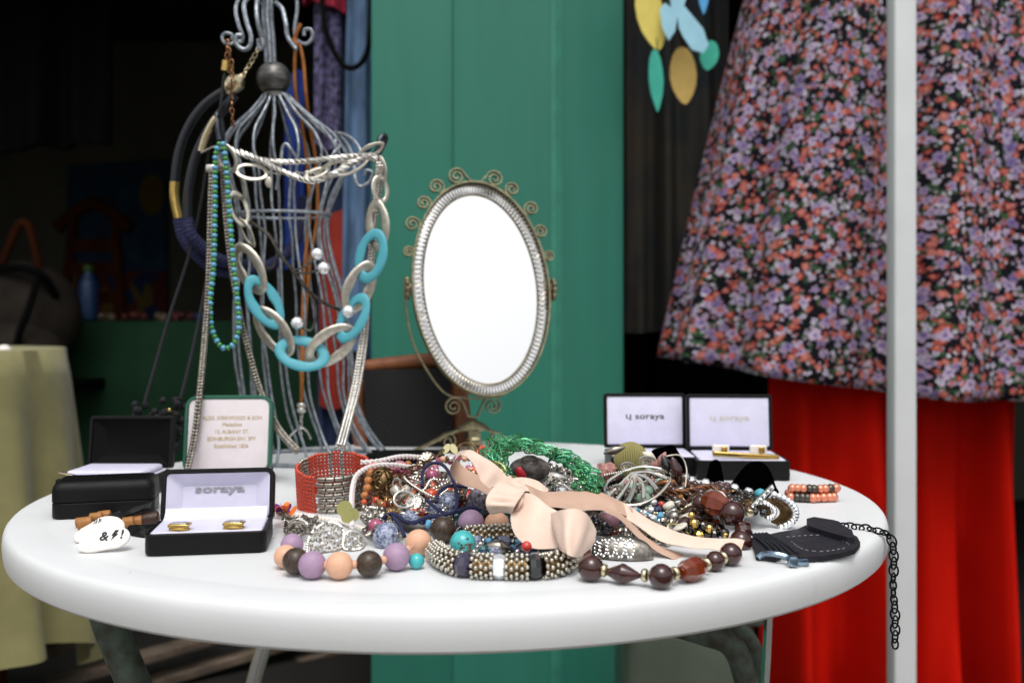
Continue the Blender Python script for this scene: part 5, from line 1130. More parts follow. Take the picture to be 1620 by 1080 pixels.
# silver ring cuff with rhinestone loops
rk = thing('rhinestone_cuff', 'silver cuff set with loops of white rhinestones beside the amber beads', 'bracelet', T(985, 892))
co = T(984, 884, 0)+Vector((0, .004, 0)); cmx = Matrix.Translation(co) @ Matrix.Rotation(R(-14), 4, 'Z'); rows = []
def dome(u, v): return cmx @ Vector((.0205*math.cos(u)*(1 if math.cos(u) < 0 else 1.05), -.0105*math.sin(u)*math.cos(v), .0005+.0145*math.sin(u)**.7*math.sin(v)))
for j in range(25): u = .02+(PI-.04)*j/24; rows.append([dome(u, PI*i/16*.98+.03) for i in range(17)])
MB().grid(rows).build('band', 'silver_old', rk, ang=80)
for q_ in range(5):
    ang_ = [2*PI*i/20 for i in range(20)]; lpts = [dome(2.45-.30*q_+.13*math.cos(a), .62+.5*math.sin(a)) for a in ang_]
    for p in resample(lpts, .0023, True): bead(rk, 'faceted', 'rhinestone', p+Vector((0, -.0005, .0004)), .00088, name='rhinestone')
tubeb = thing('bali_bead_string', 'string of oxidised silver beads emerging from under the ribbon tail', 'necklace', P(1010, 850, .66))
for x, y, r, el, m, sh in ((978, 838, 9, .9, 'silver_old', 'stone'), (990, 842, 9, .5, 'silver', 'disc'), (1000, 845, 10, .4, 'silver', 'disc'), (985, 830, 8, .7, 'glass_black', 'faceted'), (1012, 848, 11, 1, 'pewter', 'ball'), (1024, 853, 11, 1, 'pewter', 'ball'), (1036, 858, 9, .5, 'silver', 'disc'), (1045, 848, 8, .6, 'bone', 'disc'), (1056, 856, 8, .6, 'bone', 'disc'), (1000, 832, 5, 1, 'glass_pink', 'ball')):
    c, r_ = on_table(x, y, r); c.y += 0; bead(tubeb, sh, m, c, (r_, r_, r_*el), (1, -.2, 0))
    if m == 'pewter':
        b = MB(); rr = random.Random(x)
        for k_ in range(40): v = Vector((rr.gauss(0, 1), rr.gauss(0, 1), rr.gauss(0, 1))).normalized(); b.ball(c+v*r_, .0008, 6, 4)
        b.build('granules', 'silver', tubeb)

# bead strings right of the ribbon
js = thing('mixed_bead_string', 'string of jade teal and silver beads above the ribbon tail', 'necklace', Mp(1040, 800))
for x, y, r, el, m, sh, ax in ((1018, 790, 12, 1, 'jade', 'ball', (1, 0, 0)), (1024, 778, 11, .9, 'jade', 'ball', (1, 0, 0)), (1040, 806, 7, 1, 'glass_navy', 'faceted', (1, 0, 0)), (1045, 816, 7, .9, 'bead_blue_glass', 'faceted', (1, 0, 0)), (1058, 800, 10, .6, 'bone', 'disc', (.6, 0, -1)), (1062, 809, 11, .5, 'silver', 'disc', (.6, 0, -1)), (1066, 817, 11, .9, 'silver_old', 'ball', (.6, 0, -1)), (1052, 824, 9, 1, 'silver_old', 'stone', (1, 0, 0)), (1066, 826, 9, 1, 'silver_old', 'stone', (1, 0, 0)), (1034, 794, 6, 1, 'crystal', 'faceted', (1, 0, 0)), (1046, 797, 5, 1, 'glass_red', 'ball', (1, 0, 0)), (1030, 806, 6, 1, 'crystal', 'faceted', (1, 0, 0)), (1072, 812, 5, 1, 'gold', 'ball', (1, 0, 0))):
    c = Mp(x, y, -.012); k = c.y/FPX; bead(js, sh, m, c, (r*k, r*k, r*k*el), ax)
hs_ = thing('hematite_string', 'string of shiny steel tubes and wooden discs in the heap centre right', 'necklace', Mp(1080, 780))
ll = [(1084, 756), (1080, 766), (1076, 776), (1073, 786), (1071, 797)]
for i, (x, y) in enumerate(ll): c = Mp(x, y, -.004); bead(hs_, 'tube' if i % 2 == 0 else 'disc', 'silver' if i % 2 == 0 else 'wood_tan', c, (.0042, .0042, .0032 if i % 2 == 0 else .0016), (-.3, 0, 1))
ll = [(1100, 790), (1095, 799), (1090, 808), (1085, 817), (1080, 826), (1076, 833)]
for i, (x, y) in enumerate(ll): c = Mp(x, y, -.012); bead(hs_, 'disc', 'wood_dark' if i % 2 == 0 else 'bone', c, (.0056, .0056, .0030 if i % 2 == 0 else .0014), (-.5, 0, 1))
tw = thing('twisted_bangle', 'twisted bronze bangle among the brown beads', 'bracelet', Mp(1060, 780))
b = MB(); q = resample(crom([Mp(*a) for a in ((1015, 775, -.004), (1040, 779, -.01), (1065, 780, -.01), (1090, 778, -.005), (1120, 772, .0), (1150, 778, .0))], 8), .0018); fr = frames(q)
for ph in (0, 2.1, 4.2): b.tube([p+fr[i][1]*.0020*math.cos(i*.6+ph)+fr[i][2]*.0020*math.sin(i*.6+ph) for i, p in enumerate(q)], .0014, 6)
b.build('band', 'copper', tw)
bead(tw, 'oval', 'copper', Mp(1056, 764, -.01), (.0042, .0042, .012), (1, 0, .12), 'end_bead')

# crystal necklaces at the right of the heap
cn = thing('crystal_necklace', 'necklace of round white crystals in dark settings before the velvet pad', 'necklace', Mp(1150, 775))
for i, (x, y) in enumerate([(1093, 760), (1116, 764), (1139, 768), (1162, 772), (1184, 778), (1205, 785), (1222, 790), (1237, 797), (1248, 806)]):
    c = P(x, y, .80-.006*i); k = c.y/FPX
    s_ = bead(cn, 'disc', 'pewter', c+Vector((0, .001, -.001)), (8.5*k, 8.5*k, 5*k), (0, -.55, 1), 'setting'); bead(cn, 'faceted', 'rhinestone', c+Vector((0, -.001, .0012)), (7*k, 7*k, 4.5*k), (0, -.55, 1), 'crystal')
for i, (x, y) in enumerate([(1092, 770), (1108, 774), (1124, 777), (1152, 782), (1170, 785)]):
    c = P(x, y, .785-.004*i); k = c.y/FPX; bead(cn, 'faceted', 'rhinestone', c, (6*k, 6*k, 4*k), (0, -.55, 1), 'crystal')
vc = thing('vintage_collar', 'crescent collar of bronze ribs and rhinestone rows beside the black leather piece', 'collar', T(1210, 835))
vo = P(1196, 808, .735); rib = MB()
for ring, (r0, r1, m_) in enumerate(((9, 18, 'bronze'), (30, 44, 'bronze'))):
    for k in range(17):
        a = R(-62+112*k/16); k_ = .735/FPX; d = Vector((math.cos(a)*1.15, -.35*abs(math.cos(a))-.1, -math.sin(a)*.62)); rib.tube([vo+d*r0*k_, vo+d*(r0+r1)/2*k_+Vector((0, -.002, .001)), vo+d*r1*k_], .0011, 6)
rib.build('ribs', 'bronze', vc)
for r0, nst in ((23, 10), (49, 14)):
    for k in range(nst):
        a = R(-64+116*k/(nst-1)); k_ = .735/FPX; d = Vector((math.cos(a)*1.15, -.35*abs(math.cos(a))-.1, -math.sin(a)*.62)); bead(vc, 'faceted', 'rhinestone', vo+d*r0*k_+Vector((0, -.001, .0006)), (.0028 if r0 > 40 else .0021,)*3, name='rhinestone')
sp_ = thing('crystal_bar', 'narrow silver bar set with crystals leaning against the vintage collar', 'brooch', P(1200, 800, .72))
a, b2 = P(1180, 812, .725), P(1223, 768, .745); d = b2-a
b = MB(); b.rbox((a+b2)/2, (d.length, .003, .0045), .0012, 2, rot=d.to_track_quat('X', 'Z').to_matrix()); b.build('bar', 'silver', sp_)
for k in range(7): bead(sp_, 'faceted', 'rhinestone', a.lerp(b2, (k+.5)/7)+Vector((0, -.0022, .0003)), .0016, name='rhinestone')
bead(cn, 'ball', 'turquoise_matt', P(1203, 782, .76), .0048); bead(cn, 'ball', 'glass_teal', P(1176, 793, .76), .0056)

# copper pearl bracelet
cp = thing('pearl_bracelet', 'copper pink pearl bracelet with dark beads lying alone at the right', 'bracelet', T(1285, 795))
rr = random.Random(9)
for row, (dy, dz) in enumerate(((0, .0042), (.007, .0046), (.003, .0115), (.014, .0050))):
    for k in range(9):
        c = T(1251+k*8.6+rr.uniform(-1.5, 1.5)+row*2, 795-abs(k-4)*.4, 0); c.y += dy; c.z = ZT+dz
        bead(cp, 'ball', 'pearl_copper' if rr.random() > .16 else 'pewter', c, .0041+rr.uniform(-.0003, .0003))
bead(cp, 'small', 'gold', T(1244, 790, .003), .003)

# velvet pads
def blob(name, label, pts, Y, th, mat, cat):
    n = len(pts); o_ = crom([P(x, y, Y) for x, y in pts], 6, closed=True); c = sum(o_, Vector())/len(o_); rows = []
    for j in range(7):
        f = math.cos((j-3)/3*PI/2*.97)**.5; rows.append([c+(p-c)*f+Vector((0, (j-3)/3*th, 0)) for p in o_])
    mb = MB().grid(rows, closed=True); L = len(o_); mb.f += [tuple(range(L))[::-1], tuple(6*L+i for i in range(L))]
    return mb.build(name, mat, None, ang=80, label=label, cat=cat)
blob('velvet_pad', 'large black velvet pad in front of the gold tie bar', [(1150, 782), (1163, 758), (1182, 735), (1200, 729), (1216, 740), (1226, 765), (1233, 790), (1190, 800)], .86, .018, 'velvet_black', 'velvet pad')
blob('velvet_tab', 'narrow upright black velvet tab before the right box', [(1118, 770), (1121, 740), (1127, 728), (1137, 728), (1142, 742), (1144, 772)], .88, .008, 'velvet_black', 'velvet tab')
blob('velvet_pouch', 'black velvet pouch corner in the left back box', [(1030, 716), (1046, 708), (1062, 703), (1072, 712), (1082, 735), (1090, 765), (1060, 775), (1040, 760)], .90, .014, 'velvet_black', 'velvet pouch')

# black leather collar piece with chain
lc = thing('leather_collar', 'black stitched leather collar piece with black chain over the table edge', 'collar', T(1280, 878))
def lpoly(l, z, th, mat, nm, parent):
    top = [T(x, y, z+th) for x, y in l]; bot = [Vector((p.x, p.y, ZT+z)) for p in top]; n = len(l)
    return MB().add(bot+top, [tuple(range(n))[::-1], tuple(range(n, 2*n))]+[(i, (i+1) % n, n+(i+1) % n, n+i) for i in range(n)]).build(nm, mat, parent, ang=30)
lo = [(1209, 846), (1232, 841), (1262, 836), (1280, 828), (1330, 836), (1356, 848), (1361, 857), (1352, 868), (1330, 874), (1300, 879), (1268, 881), (1238, 872)]
lb = lpoly(lo, .0005, .0035, 'leather_black', 'body', lc)
lpoly([(1276, 820), (1288, 817), (1320, 822), (1348, 838), (1352, 850), (1340, 849), (1300, 838), (1278, 830)], .004, .004, 'leather_black', 'fold', lc)
for k in range(5): MB().tube(crom([T(1190+k*5.5, 845-k*.3, .004), T(1212+k*8, 862, .0045), T(1226+k*9, 880-k, .004)], 4), .0014, 6).build('cord', 'leather_black', lc)
lpoly([(1188, 850), (1212, 846), (1240, 874), (1228, 881), (1196, 878)], .0003, .003, 'leather_black', 'strap', lc)
for l in ([(1244, 849), (1300, 846), (1336, 856), (1344, 862)], [(1252, 856), (1270, 868), (1300, 872), (1340, 866)]):
    q = resample(crom([T(x, y, .0044) for x, y in l], 8), .0050)
    for i in range(len(q)-1): MB().tube([q[i], q[i].lerp(q[i+1], .5)], .0004, 4).build('stitch', 'thread_grey', lc)
ch = [T(1284, 824, .004), T(1310, 829, .004), T(1335, 832, .002), T(1365, 835, .0015), T(1392, 840, .0015)]
e = TC+Vector((TR*math.cos(R(-12)), TR*math.sin(R(-12)), 0))
edge = [P(1405, 846, .7155), P(1412, 860, .713), P(1414, 890, .712), P(1413, 930, .712), P(1416, 970, .712), P(1416, 1018, .712)]
qq = resample(crom(ch+edge, 10), .0056); fr = frames(qq)
for i, p in enumerate(qq):
    L, W = (.0092, .0066) if i % 9 > 3 else (.0075, .0046); t_, n_, b_ = fr[i]; a = R(35 if i % 2 else -35); x = n_*math.cos(a)+b_*math.sin(a)
    MB().tube([p+t_*r.x+x*r.y for r in ring_pts(L/2, W/2, 14)], .0007, 6, closed=True).build('link', 'black_metal', lc)
# steel hook clasp
hk = thing('hook_clasp', 'blue grey steel hook clasp lying before the leather piece', 'clasp', T(1238, 892))
MB().tube(crom([T(1199, 882, .002), T(1208, 876, .0045), T(1225, 876, .006), T(1243, 880, .005), T(1250, 884, .004)], 8), .0020, 8).build('hook', 'steel_blue', hk)
MB().rbox(T(1254, 887, .004), (.006, .006, .007), .0015, 2).build('block', 'steel_blue', hk)
MB().tube([T(1254, 886, .003), T(1268, 887, .002), T(1278, 887, .0018), T(1277, 891, .0018), T(1257, 891, .002)], .0014, 8).build('loop', 'steel_blue', hk)

# white printed picks, wooden bracelet at the left
def pick(label, x, y, yaw, tilt, lines, z):
    t = thing('printed_pick', label, 'pick', T(x, y)); m = Matrix.Translation(T(x, y-8, z)) @ Matrix.Rotation(R(yaw), 4, 'Z') @ Matrix.Rotation(R(tilt), 4, 'X')
    poly = []
    for i in range(32):
        a = 2*PI*i/32; r = 1+1.05*max(0, math.cos(a-R(208)))**6; poly.append((.0118*r*math.cos(a), .0088*r*math.sin(a)))
    rows = [[m @ Vector((px_*s_, py_*s_, zz)) for px_, py_ in poly] for s_, zz in ((.2, -.0012), (.92, -.0012), (1, -.0005), (1, .0005), (.95, .0012), (.6, .0020), (.2, .0023))]
    mb = MB().grid(rows, closed=True); L = 32; mb.f += [tuple(range(L))[::-1], tuple(6*L+i for i in range(L))]
    ob = mb.build('plate', 'ceramic', t, ang=60)
    for s_, dx, dy, sz in lines: text_part(s_, sz, 'ink_black', t, m @ Matrix.Translation((dx, dy, .0025)) , ext=.0003, bold=.00012)
    return m, t
m, t_ = pick('white teardrop pick printed with black ampersand and exclamation mark', 178, 858, 4, 48, [('&', -.0048, -.0005, .0095), ('!', .0068, .001, .0095)], .009)
MB().slab([(.0012, .004), (.0034, .004), (.0022, .0010), (.0036, .0010), (-.0004, -.0040), (.0008, -.0004), (-.0006, -.0004)], .0005, m @ Matrix.Translation((.0005, .0005, .0026))).build('lettering', 'ink_black', t_, smooth=False)
m, t_ = pick('white teardrop pick with slanted black lettering half hidden behind the other', 170, 842, 18, 55, [], .009)
for x_, y_, w_, h_ in ((-.0092, .0040, .0004, .0034), (-.0078, .0042, .0004, .0036), (-.0085, .0056, .0022, .0004), (-.0060, .0046, .0004, .0034), (-.0050, .0046, .0016, .0004), (-.0050, .0060, .0018, .0004)):
    MB().slab([(-w_/2, -h_/2), (w_/2, -h_/2), (w_/2+h_*.25, h_/2), (-w_/2+h_*.25, h_/2)], .0004, m @ Matrix.Translation((x_, y_, .0024))).build('lettering', 'ink_black', t_, smooth=False)
wbk = thing('wooden_bracelet', 'bracelet of tan and dark wooden beads with black leather leaves', 'bracelet', T(190, 835))
for x, y, r, el, m_ in ((135, 827, 10, 1.1, 'wood_tan'), (152, 818, 8, 1.2, 'wood_tan'), (165, 815, 8, 1.2, 'wood_tan'), (203, 826, 9, 1.0, 'wood_tan'), (216, 824, 9, 1.0, 'wood_tan'), (238, 820, 11, 1.2, 'wood_dark'), (126, 826, 8, .7, 'wood_tan')):
    c, r_ = on_table(x, y, r); bead(wbk, 'tube', m_, c, (r_, r_, r_*el), (1, .2, .1))
for l, w_ in (([(150, 828, .74), (185, 818, .735), (215, 806, .735), (240, 798, .74)], 8), ([(205, 838, .71), (225, 842, .70), (246, 842, .70)], 9), ([(150, 832, .73), (170, 820, .735), (190, 812, .74)], 8), ([(206, 834, .715), (226, 834, .71), (248, 834, .705)], 5)):
    pp = crom(px3(l), 6); ribbon_into(MB(), [(p+Vector((0, .0, w_*.5*.73/FPX)), p+Vector((0, -.004, -w_*.5*.73/FPX))) for p in pp], 2, .0018, 4, .001).build('leather_leaf', 'leatherette', wbk)

# ------------------------------------------------------------------ tangled chains and odd beads that fill the heap
def tangle(name, label, seed, x0, x1, y0, y1, n, mat, L, W, wr, d=.008, cat='chain', tw=70, balls=None):
    rr = random.Random(seed); pts = []; x = rr.uniform(x0, x1); y = rr.uniform(y0, y1)
    for i in range(n):
        pts.append(Mp(x, y, d+rr.uniform(-.008, .014))); x = rr.uniform(x0, x1)*.6+x*.4; y = rr.uniform(y0, y1)*.7+y*.3
    t = thing(name, label, cat, pts[0]); b = MB(); c = crom(pts, 14)
    if balls: balls_into(b, c, balls, balls*2.05, 7, 5)
    else: chain_into(b, c, L, W, wr, tw, 9, 4)
    b.build('links' if not balls else 'beads', mat, t, kind='stuff')
tangle('cable_chain', 'fine silver cable chain tangled left of the ribbon knot', 1, 590, 760, 735, 830, 26, 'silver', .0055, .0040, .0006, -.002)
tangle('cable_chain', 'bronze cable chain tangled around the heart charm', 2, 575, 720, 735, 825, 24, 'bronze', .0070, .0050, .0008, .004)
tangle('cable_chain', 'dull silver chain tangled between the cuff and the glass beads', 3, 560, 660, 790, 850, 16, 'silver_old', .0065, .0045, .0008, .0)
tangle('cable_chain', 'silver chain curled along the foot of the red cuff', 4, 425, 520, 808, 848, 14, 'silver_old', .0060, .0045, .0007, .012)
tangle('ball_chain', 'tiny dark bead chain running under the peach ribbon knot', 5, 690, 900, 770, 860, 26, 'glass_black', 0, 0, 0, .012, balls=.0022)
tangle('cable_chain', 'silver chain tangled beneath the green leaf necklace', 6, 770, 950, 730, 800, 30, 'silver', .0062, .0044, .0007, .004)
tangle('ball_chain', 'silver ball chain beneath the green leaf necklace', 7, 800, 950, 745, 800, 22, 'silver_old', 0, 0, 0, .004, balls=.0024)
tangle('cable_chain', 'silver chain tangled round the fan pendant', 8, 950, 1080, 745, 812, 26, 'silver_old', .0060, .0042, .0007, .002)
tangle('ball_chain', 'brown bead string tangled behind the amber beads', 9, 1040, 1180, 765, 820, 26, 'amber_brown', 0, 0, 0, .006, balls=.0034)
tangle('ball_chain', 'black bead string tangled beneath the crystal necklace', 10, 1080, 1230, 775, 825, 22, 'glass_black', 0, 0, 0, .004, balls=.0027)
tangle('cable_chain', 'bronze chain tangled beneath the crystal necklace', 11, 1070, 1220, 765, 815, 22, 'bronze', .0070, .0050, .0009, .0)
tangle('ball_chain', 'brown clay bead string deep in the heap behind the heart charm', 12, 580, 720, 725, 800, 26, 'bead_copper_clay', 0, 0, 0, .016, balls=.0034)
tangle('ball_chain', 'red glass bead string deep in the heap below the ribbon loop', 13, 600, 780, 740, 820, 26, 'glass_red', 0, 0, 0, .022, balls=.0030)
tangle('ball_chain', 'pewter bead string filling the heap behind the silver fan', 14, 880, 1090, 740, 820, 30, 'pewter', 0, 0, 0, .016, balls=.0034)
tangle('ball_chain', 'smoky glass bead string behind the turquoise bead', 15, 640, 900, 790, 870, 26, 'glass_teal', 0, 0, 0, .016, balls=.0030)
tangle('ball_chain', 'bone coloured bead string beneath the white seed rope', 16, 570, 700, 725, 770, 16, 'bone', 0, 0, 0, .012, balls=.0030)
tangle('ball_chain', 'dark wooden bead string filling the heap centre', 17, 700, 960, 745, 830, 34, 'wood_dark', 0, 0, 0, .024, balls=.0042)
sb2 = thing('shell_bead_string', 'string of silver and shell discs under the green leaves', 'necklace', Mp(870, 770))
for x, y, r, el, m_, sh, ax in ((862, 760, 15, .35, 'bone', 'disc', (.5, -1, .3)), (880, 756, 10, 2.0, 'silver', 'oval', (1, 0, -.05)), (900, 775, 5, 2.6, 'silver', 'tube', (1, 0, -.8)), (866, 776, 8, 1, 'silver_old', 'ball', (1, 0, 0)), (888, 779, 13, .7, 'crystal', 'faceted', (1, 0, 0)), (850, 752, 7, 1, 'silver_old', 'ball', (1, 0, 0)), (838, 757, 6, 1, 'silver_old', 'ball', (1, 0, 0)), (852, 772, 5, 1, 'glass_black', 'ball', (1, 0, 0)), (910, 768, 8, .6, 'silver', 'disc', (1, 0, .3)), (918, 782, 6, 1, 'silver_old', 'ball', (1, 0, 0))):
    c = Mp(x, y, -.002); k = c.y/FPX; bead(sb2, sh, m_, c, (r*k, r*k, r*k*el), ax)
dr = blob('red_petal', 'deep red flat petal charm beside the green leaves', [(816, 742), (824, 738), (832, 750), (831, 757), (820, 757)], .725, .002, 'deep_red', 'charm')
bf = thing('butterfly_charm', 'small pale gold butterfly charm on top of the heap', 'charm', Mp(712, 712))
for s_ in (-1, 1): MB().slab(leaf_poly(5, 9, 12), .8, Matrix.Translation(Mp(712+s_*6, 710, -.012)) @ Matrix.Rotation(R(60), 4, 'X') @ Matrix.Rotation(R(s_*28), 4, 'Z') @ Matrix.Scale(.00062, 4)).build('wing', 'charm_gold', bf)
pin = thing('hair_pin', 'brown pin head sticking up beside the front box lid', 'pin', P(424, 745, .80))
MB().tube([P(416, 760, .80), P(428, 741, .80)], .0018, 8).build('shaft', 'pewter', pin); MB().ball(P(428, 741, .80), .0024, 10, 8).build('head', 'pewter', pin)

# further strings that fill the heap, bead by bead
def strand(name, label, pts, spec, d=0., cat='necklace', gap=1.0):
    """spec: list of (shape, material, pixel radius, elongation) repeated along the row of pixel points"""
    c = crom([Mp(x, y, d+dd) for x, y, dd in pts], 16); t = thing(name, label, cat, c[0]); L = [0]
    for i in range(1, len(c)): L.append(L[-1]+(c[i]-c[i-1]).length)
    s_ = 0; k = 0; j = 0
    while True:
        sh, m_, r, el = spec[k % len(spec)]; rr_ = r*.72/FPX; half = rr_*el*gap; s_ += half
        if s_ > L[-1]: break
        while j < len(L)-2 and L[j+1] < s_: j += 1
        p = c[j].lerp(c[j+1], (s_-L[j])/max(1e-9, L[j+1]-L[j])); bead(t, sh, m_, p, (rr_, rr_, rr_*el), c[j+1]-c[j]); s_ += half; k += 1
    return t
strand('glass_bead_string', 'string of orange glass and bronze beads curling under the navy cord', [(592, 790, 0), (615, 800, -.005), (640, 795, -.005), (662, 775, -.005), (690, 765, -.002), (712, 770, 0), (735, 762, 0), (752, 745, 0)], [('ball', 'glass_orange', 7, 1), ('disc', 'bronze', 5.5, .5), ('ball', 'bead_copper_clay', 6, 1), ('disc', 'pale_gold', 5, .5)], .004)
strand('silver_bead_string', 'string of textured silver beads across the heap below the ribbon loop', [(640, 762, 0), (665, 790, -.004), (690, 790, 0), (720, 750, 0), (745, 752, -.002), (765, 775, 0)], [('stone', 'silver_old', 6, 1), ('disc', 'silver', 5, .5), ('tube', 'bone', 4, 1.8), ('disc', 'silver', 5, .5)], .008)
strand('crystal_bead_string', 'string of pale crystal and blue beads above the ribbon tail', [(985, 800, 0), (1010, 808, -.004), (1035, 820, -.006), (1060, 835, -.004), (1080, 842, 0)], [('faceted', 'crystal', 6, .9), ('faceted', 'bead_blue_glass', 5, .9), ('disc', 'silver', 5, .5)], .004)
strand('wooden_bead_string', 'string of dark wooden and bronze beads beside the silver fan', [(1005, 802, 0), (1030, 788, -.004), (1060, 772, -.004), (1088, 768, -.002), (1110, 782, 0), (1135, 780, 0)], [('disc', 'wood_dark', 8, .6), ('disc', 'copper', 6, .4), ('ball', 'amber_brown', 7, 1)], .0)
strand('pewter_bead_string', 'string of pewter and pearl beads under the green leaves', [(805, 775, 0), (830, 770, 0), (845, 785, -.004), (880, 790, -.004), (915, 790, 0), (945, 770, 0), (960, 755, 0)], [('ball', 'pewter', 7, 1), ('disc', 'silver', 6, .5), ('stone', 'silver_old', 8, 1), ('ball', 'pearl', 5, 1)], .002)
strand('black_bead_string', 'string of faceted black and gold beads between the amber loops', [(1078, 850, 0), (1095, 838, 0), (1118, 826, 0), (1140, 836, 0), (1150, 850, 0)], [('faceted', 'glass_black', 8, .9), ('faceted', 'gold', 5, .8)], .004)
strand('brown_bead_string', 'string of brown agate beads below the crystal necklace', [(1095, 800, 0), (1118, 785, 0), (1145, 790, 0), (1175, 800, 0), (1190, 815, 0)], [('ball', 'amber_brown', 9, 1), ('disc', 'pale_gold', 6, .4)], .004)
strand('lilac_bead_string', 'string of small lilac and pink beads beside the white seed rope', [(600, 745, 0), (625, 752, 0), (655, 748, 0), (675, 735, 0), (700, 728, 0), (730, 735, 0)], [('ball', 'glass_pink', 6, 1), ('ball', 'bead_lilac', 5, 1), ('disc', 'bronze', 5, .5)], .012)
tangle('cable_chain', 'bright silver chain spilled before the green leaves', 31, 800, 960, 750, 800, 26, 'silver', .0075, .0055, .0009, -.004)
tangle('cable_chain', 'pewter chain knotted between heart charm and ribbon', 32, 610, 770, 740, 825, 30, 'silver_old', .0080, .0058, .0010, .0)
tangle('cable_chain', 'dark chain spilled between the fan pendant and crystals', 33, 1000, 1160, 770, 830, 26, 'pewter', .0075, .0055, .0010, .0)
tangle('cable_chain', 'fine silver chain spilled on the table beside the front box', 34, 428, 500, 812, 850, 12, 'silver_old', .0070, .0050, .0008, .012)

tangle('cable_chain', 'silver chain heaped between lime discs and blue glass bead', 41, 560, 650, 800, 850, 16, 'silver', .0070, .0052, .0009, -.006)
tangle('ball_chain', 'tiny silver ball chain laid over the orange glass beads', 42, 600, 730, 740, 810, 22, 'silver', 0, 0, 0, -.008, balls=.0014)
tangle('ball_chain', 'tiny gold bead chain laid over the brown beads', 43, 1030, 1170, 770, 830, 20, 'pale_gold', 0, 0, 0, -.004, balls=.0013)
tangle('ball_chain', 'black seed bead chain between turquoise bead and ribbon', 44, 740, 880, 845, 880, 16, 'glass_black', 0, 0, 0, .02, balls=.0024)
tangle('cable_chain', 'silver chain spread under the rhinestone cuff', 45, 960, 1090, 820, 870, 14, 'silver_old', .0062, .0045, .0008, .03)
tangle('ball_chain', 'amber seed bead chain behind the rhinestone cuff', 46, 930, 1080, 815, 850, 14, 'amber_clear', 0, 0, 0, .03, balls=.0024)
tangle('ball_chain', 'pink seed bead chain on top of the heap left of the ribbon', 47, 600, 720, 725, 765, 14, 'glass_pink', 0, 0, 0, -.004, balls=.0018)

ag = thing('agate_pendant', 'cloudy grey brown agate pendant lying inside the green leaf loop', 'pendant', Mp(838, 745))
bead(ag, 'ball', 'agate', P(838, 742, .775), (.017, .010, .0105), name='stone'); MB().tube([P(838+13*math.cos(a*.42), 728+7*math.sin(a*.42), .768) for a in range(15)], .0009, 6, closed=True).build('bail', 'silver_old', ag)
tangle('ball_chain', 'grey stone bead string inside the green leaf loop', 51, 800, 930, 728, 775, 22, 'pewter', 0, 0, 0, .02, balls=.0034)
tangle('cable_chain', 'silver chain gathered inside the green leaf loop', 52, 800, 930, 732, 780, 24, 'silver_old', .0075, .0055, .0010, .006)

# denser filling: medallions, rings and more bead strings lying on the slope of the heap
def medal(label, x, y, r, mat, d, tilt=55, yaw=0, name='medallion', cat='medallion'):
    c = Mp(x, y, d); k = c.y/FPX; m = Matrix.Translation(c) @ Matrix.Rotation(R(yaw), 4, 'Z') @ Matrix.Rotation(R(tilt), 4, 'X'); t = thing(name, label, cat, c)
    MB().lathe([(r*k*.96, -.0009), (r*k, -.0004), (r*k, .0004), (r*k*.96, .0009), (r*k*.86, .0009), (r*k*.82, .0004), (r*k*.3, .0005), (r*k*.1, .0009)], 28, m).build('plate', mat, t)
    b = MB()
    for q in range(14): a = 2*PI*q/14; b.ball(m @ Vector((r*k*.9*math.cos(a), r*k*.9*math.sin(a), .001)), r*k*.09, 6, 4)
    for q in range(8): a = 2*PI*q/8; b.tube([m @ Vector((r*k*.15*math.cos(a), r*k*.15*math.sin(a), .0008)), m @ Vector((r*k*.5*math.cos(a+.3), r*k*.5*math.sin(a+.3), .0014)), m @ Vector((r*k*.76*math.cos(a), r*k*.76*math.sin(a), .0006))], r*k*.05, 5)
    b.build('relief', mat, t)
medal('round dull silver medallion at the top of the heap left of the butterfly charm', 676, 728, 14, 'silver_old', -.006, 60, 10)
medal('round silver medallion beside the filigree bead', 655, 795, 14, 'silver', -.018, 50, -15)
medal('small bronze medallion below the heart charm', 622, 812, 11, 'bronze', -.02, 50, 20)
medal('pewter medallion in front of the brown agate beads', 1118, 812, 12, 'pewter', -.018, 48, 0)
medal('silver medallion left of the jade beads', 990, 802, 11, 'silver_old', -.016, 50, 12)
def hoop(label, x, y, r, mat, d, tilt, yaw, wr=.0011):
    c = Mp(x, y, d); k = c.y/FPX; m = Matrix.Translation(c) @ Matrix.Rotation(R(yaw), 4, 'Z') @ Matrix.Rotation(R(tilt), 4, 'X'); t = thing('hoop_earring', label, 'earring', c)
    MB().tube([m @ v for v in ring_pts(r*k, r*k*.8, 28)], wr, 8, closed=True).build('ring', mat, t); MB().tube([m @ Vector((0, r*k*.8, 0)), m @ Vector((0, r*k*1.05, .003)), m @ Vector((.002, r*k*1.2, .002))], .0005, 5).build('ear_wire', mat, t)
hoop('silver hoop earring lying over the orange beads', 640, 790, 17, 'silver', -.026, 60, 20)
hoop('bronze hoop earring at the top of the heap', 738, 712, 15, 'bronze', -.004, 70, -10)
hoop('gold hoop earring beside the black and gold beads', 1068, 838, 14, 'pale_gold', -.004, 50, 30)
hoop('silver hoop earring below the crystal necklace', 1130, 790, 18, 'silver_old', -.02, 62, -20)
hoop('silver hoop earring on the table beside the brooch', 470, 836, 14, 'silver_old', .0, 80, 10)
def wander(seed, x0, x1, y0, y1, n):
    rr = random.Random(seed); return [(rr.uniform(x0, x1), rr.uniform(y0, y1), rr.uniform(-.006, .006)) for _ in range(n)]
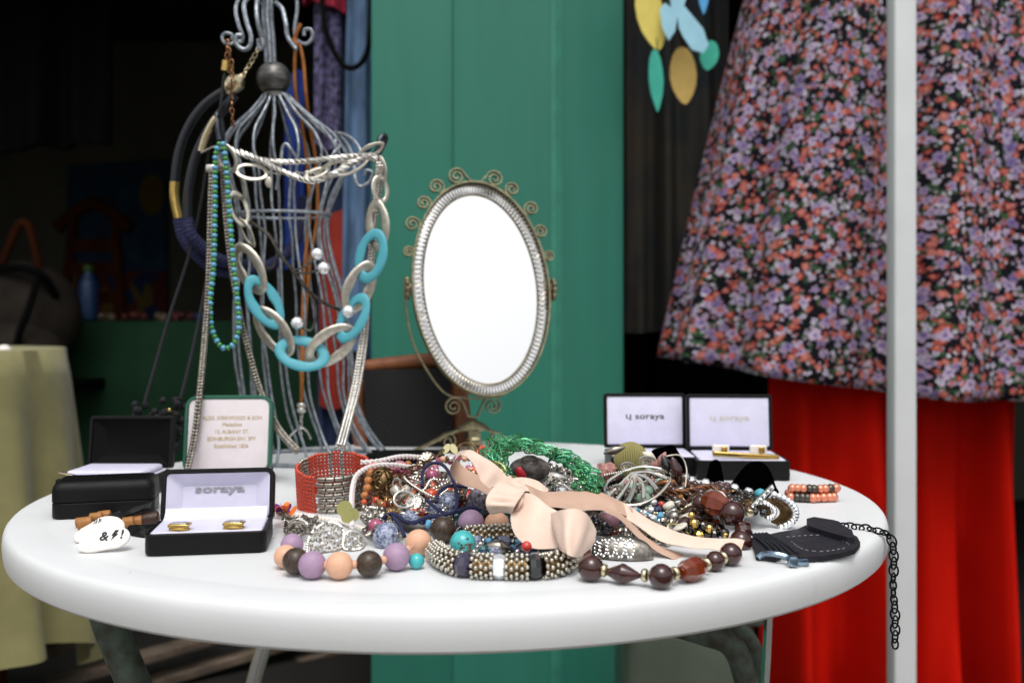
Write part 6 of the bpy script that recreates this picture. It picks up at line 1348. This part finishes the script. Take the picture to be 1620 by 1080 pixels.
SP = {'silver': [('ball', 'silver_old', 5, 1), ('disc', 'silver', 5, .5), ('tube', 'silver', 3.5, 1.8), ('stone', 'silver_old', 6, 1)],
      'brown': [('ball', 'amber_brown', 8, 1), ('disc', 'copper', 6, .4), ('tube', 'wood_dark', 5, 1.4), ('faceted', 'amber_clear', 7, 1)],
      'blue': [('faceted', 'glass_navy', 6, 1), ('ball', 'glass_blue', 8, 1), ('disc', 'silver', 5, .5), ('faceted', 'bead_blue_glass', 5, 1)],
      'pink': [('ball', 'glass_pink', 7, 1), ('faceted', 'crystal', 5, 1), ('disc', 'bronze', 5, .5), ('ball', 'bead_peach', 6, 1)],
      'orange': [('ball', 'glass_orange', 8, 1), ('tube', 'wood_tan', 5, 1.4), ('disc', 'pale_gold', 5, .5), ('ball', 'bead_copper_clay', 7, 1)],
      'black': [('faceted', 'glass_black', 7, 1), ('disc', 'pewter', 6, .5), ('ball', 'glass_purple', 7, 1), ('ball', 'pewter', 5, 1)],
      'stone': [('stone', 'stone_pink', 7, 1), ('ball', 'jade', 6, 1), ('disc', 'bone', 6, .5), ('stone', 'bone', 6, 1)]}
for key, seed, reg, label in (('blue', 61, (590, 720, 795, 845), 'navy and pale blue bead string around the large blue glass bead'), ('silver', 62, (565, 640, 790, 850), 'silver tube and ball bead string beside the lime discs'), ('orange', 63, (590, 700, 740, 800), 'orange and tan bead string round the heart charm'), ('pink', 64, (690, 780, 725, 770), 'pink and crystal bead string behind the ribbon loop'),
                              ('black', 65, (880, 990, 780, 850), 'black and pewter bead string under the long ribbon tail'), ('stone', 66, (940, 1060, 735, 800), 'pink stone and jade bead string behind the fan pendant'), ('brown', 67, (1050, 1180, 770, 830), 'brown and copper bead string inside the amber loop'), ('silver', 68, (1000, 1100, 800, 850), 'silver bead string above the long ribbon tail'), ('black', 69, (1080, 1200, 770, 815), 'black and purple bead string under the crystals'), ('blue', 70, (740, 900, 845, 875), 'navy bead string between studded bracelet and ribbon'), ('silver', 71, (800, 940, 740, 800), 'silver bead string inside the green leaf loop')):
    strand('bead_string', label, wander(seed, *reg, 9), SP[key], .002 if key != 'blue' else .008)
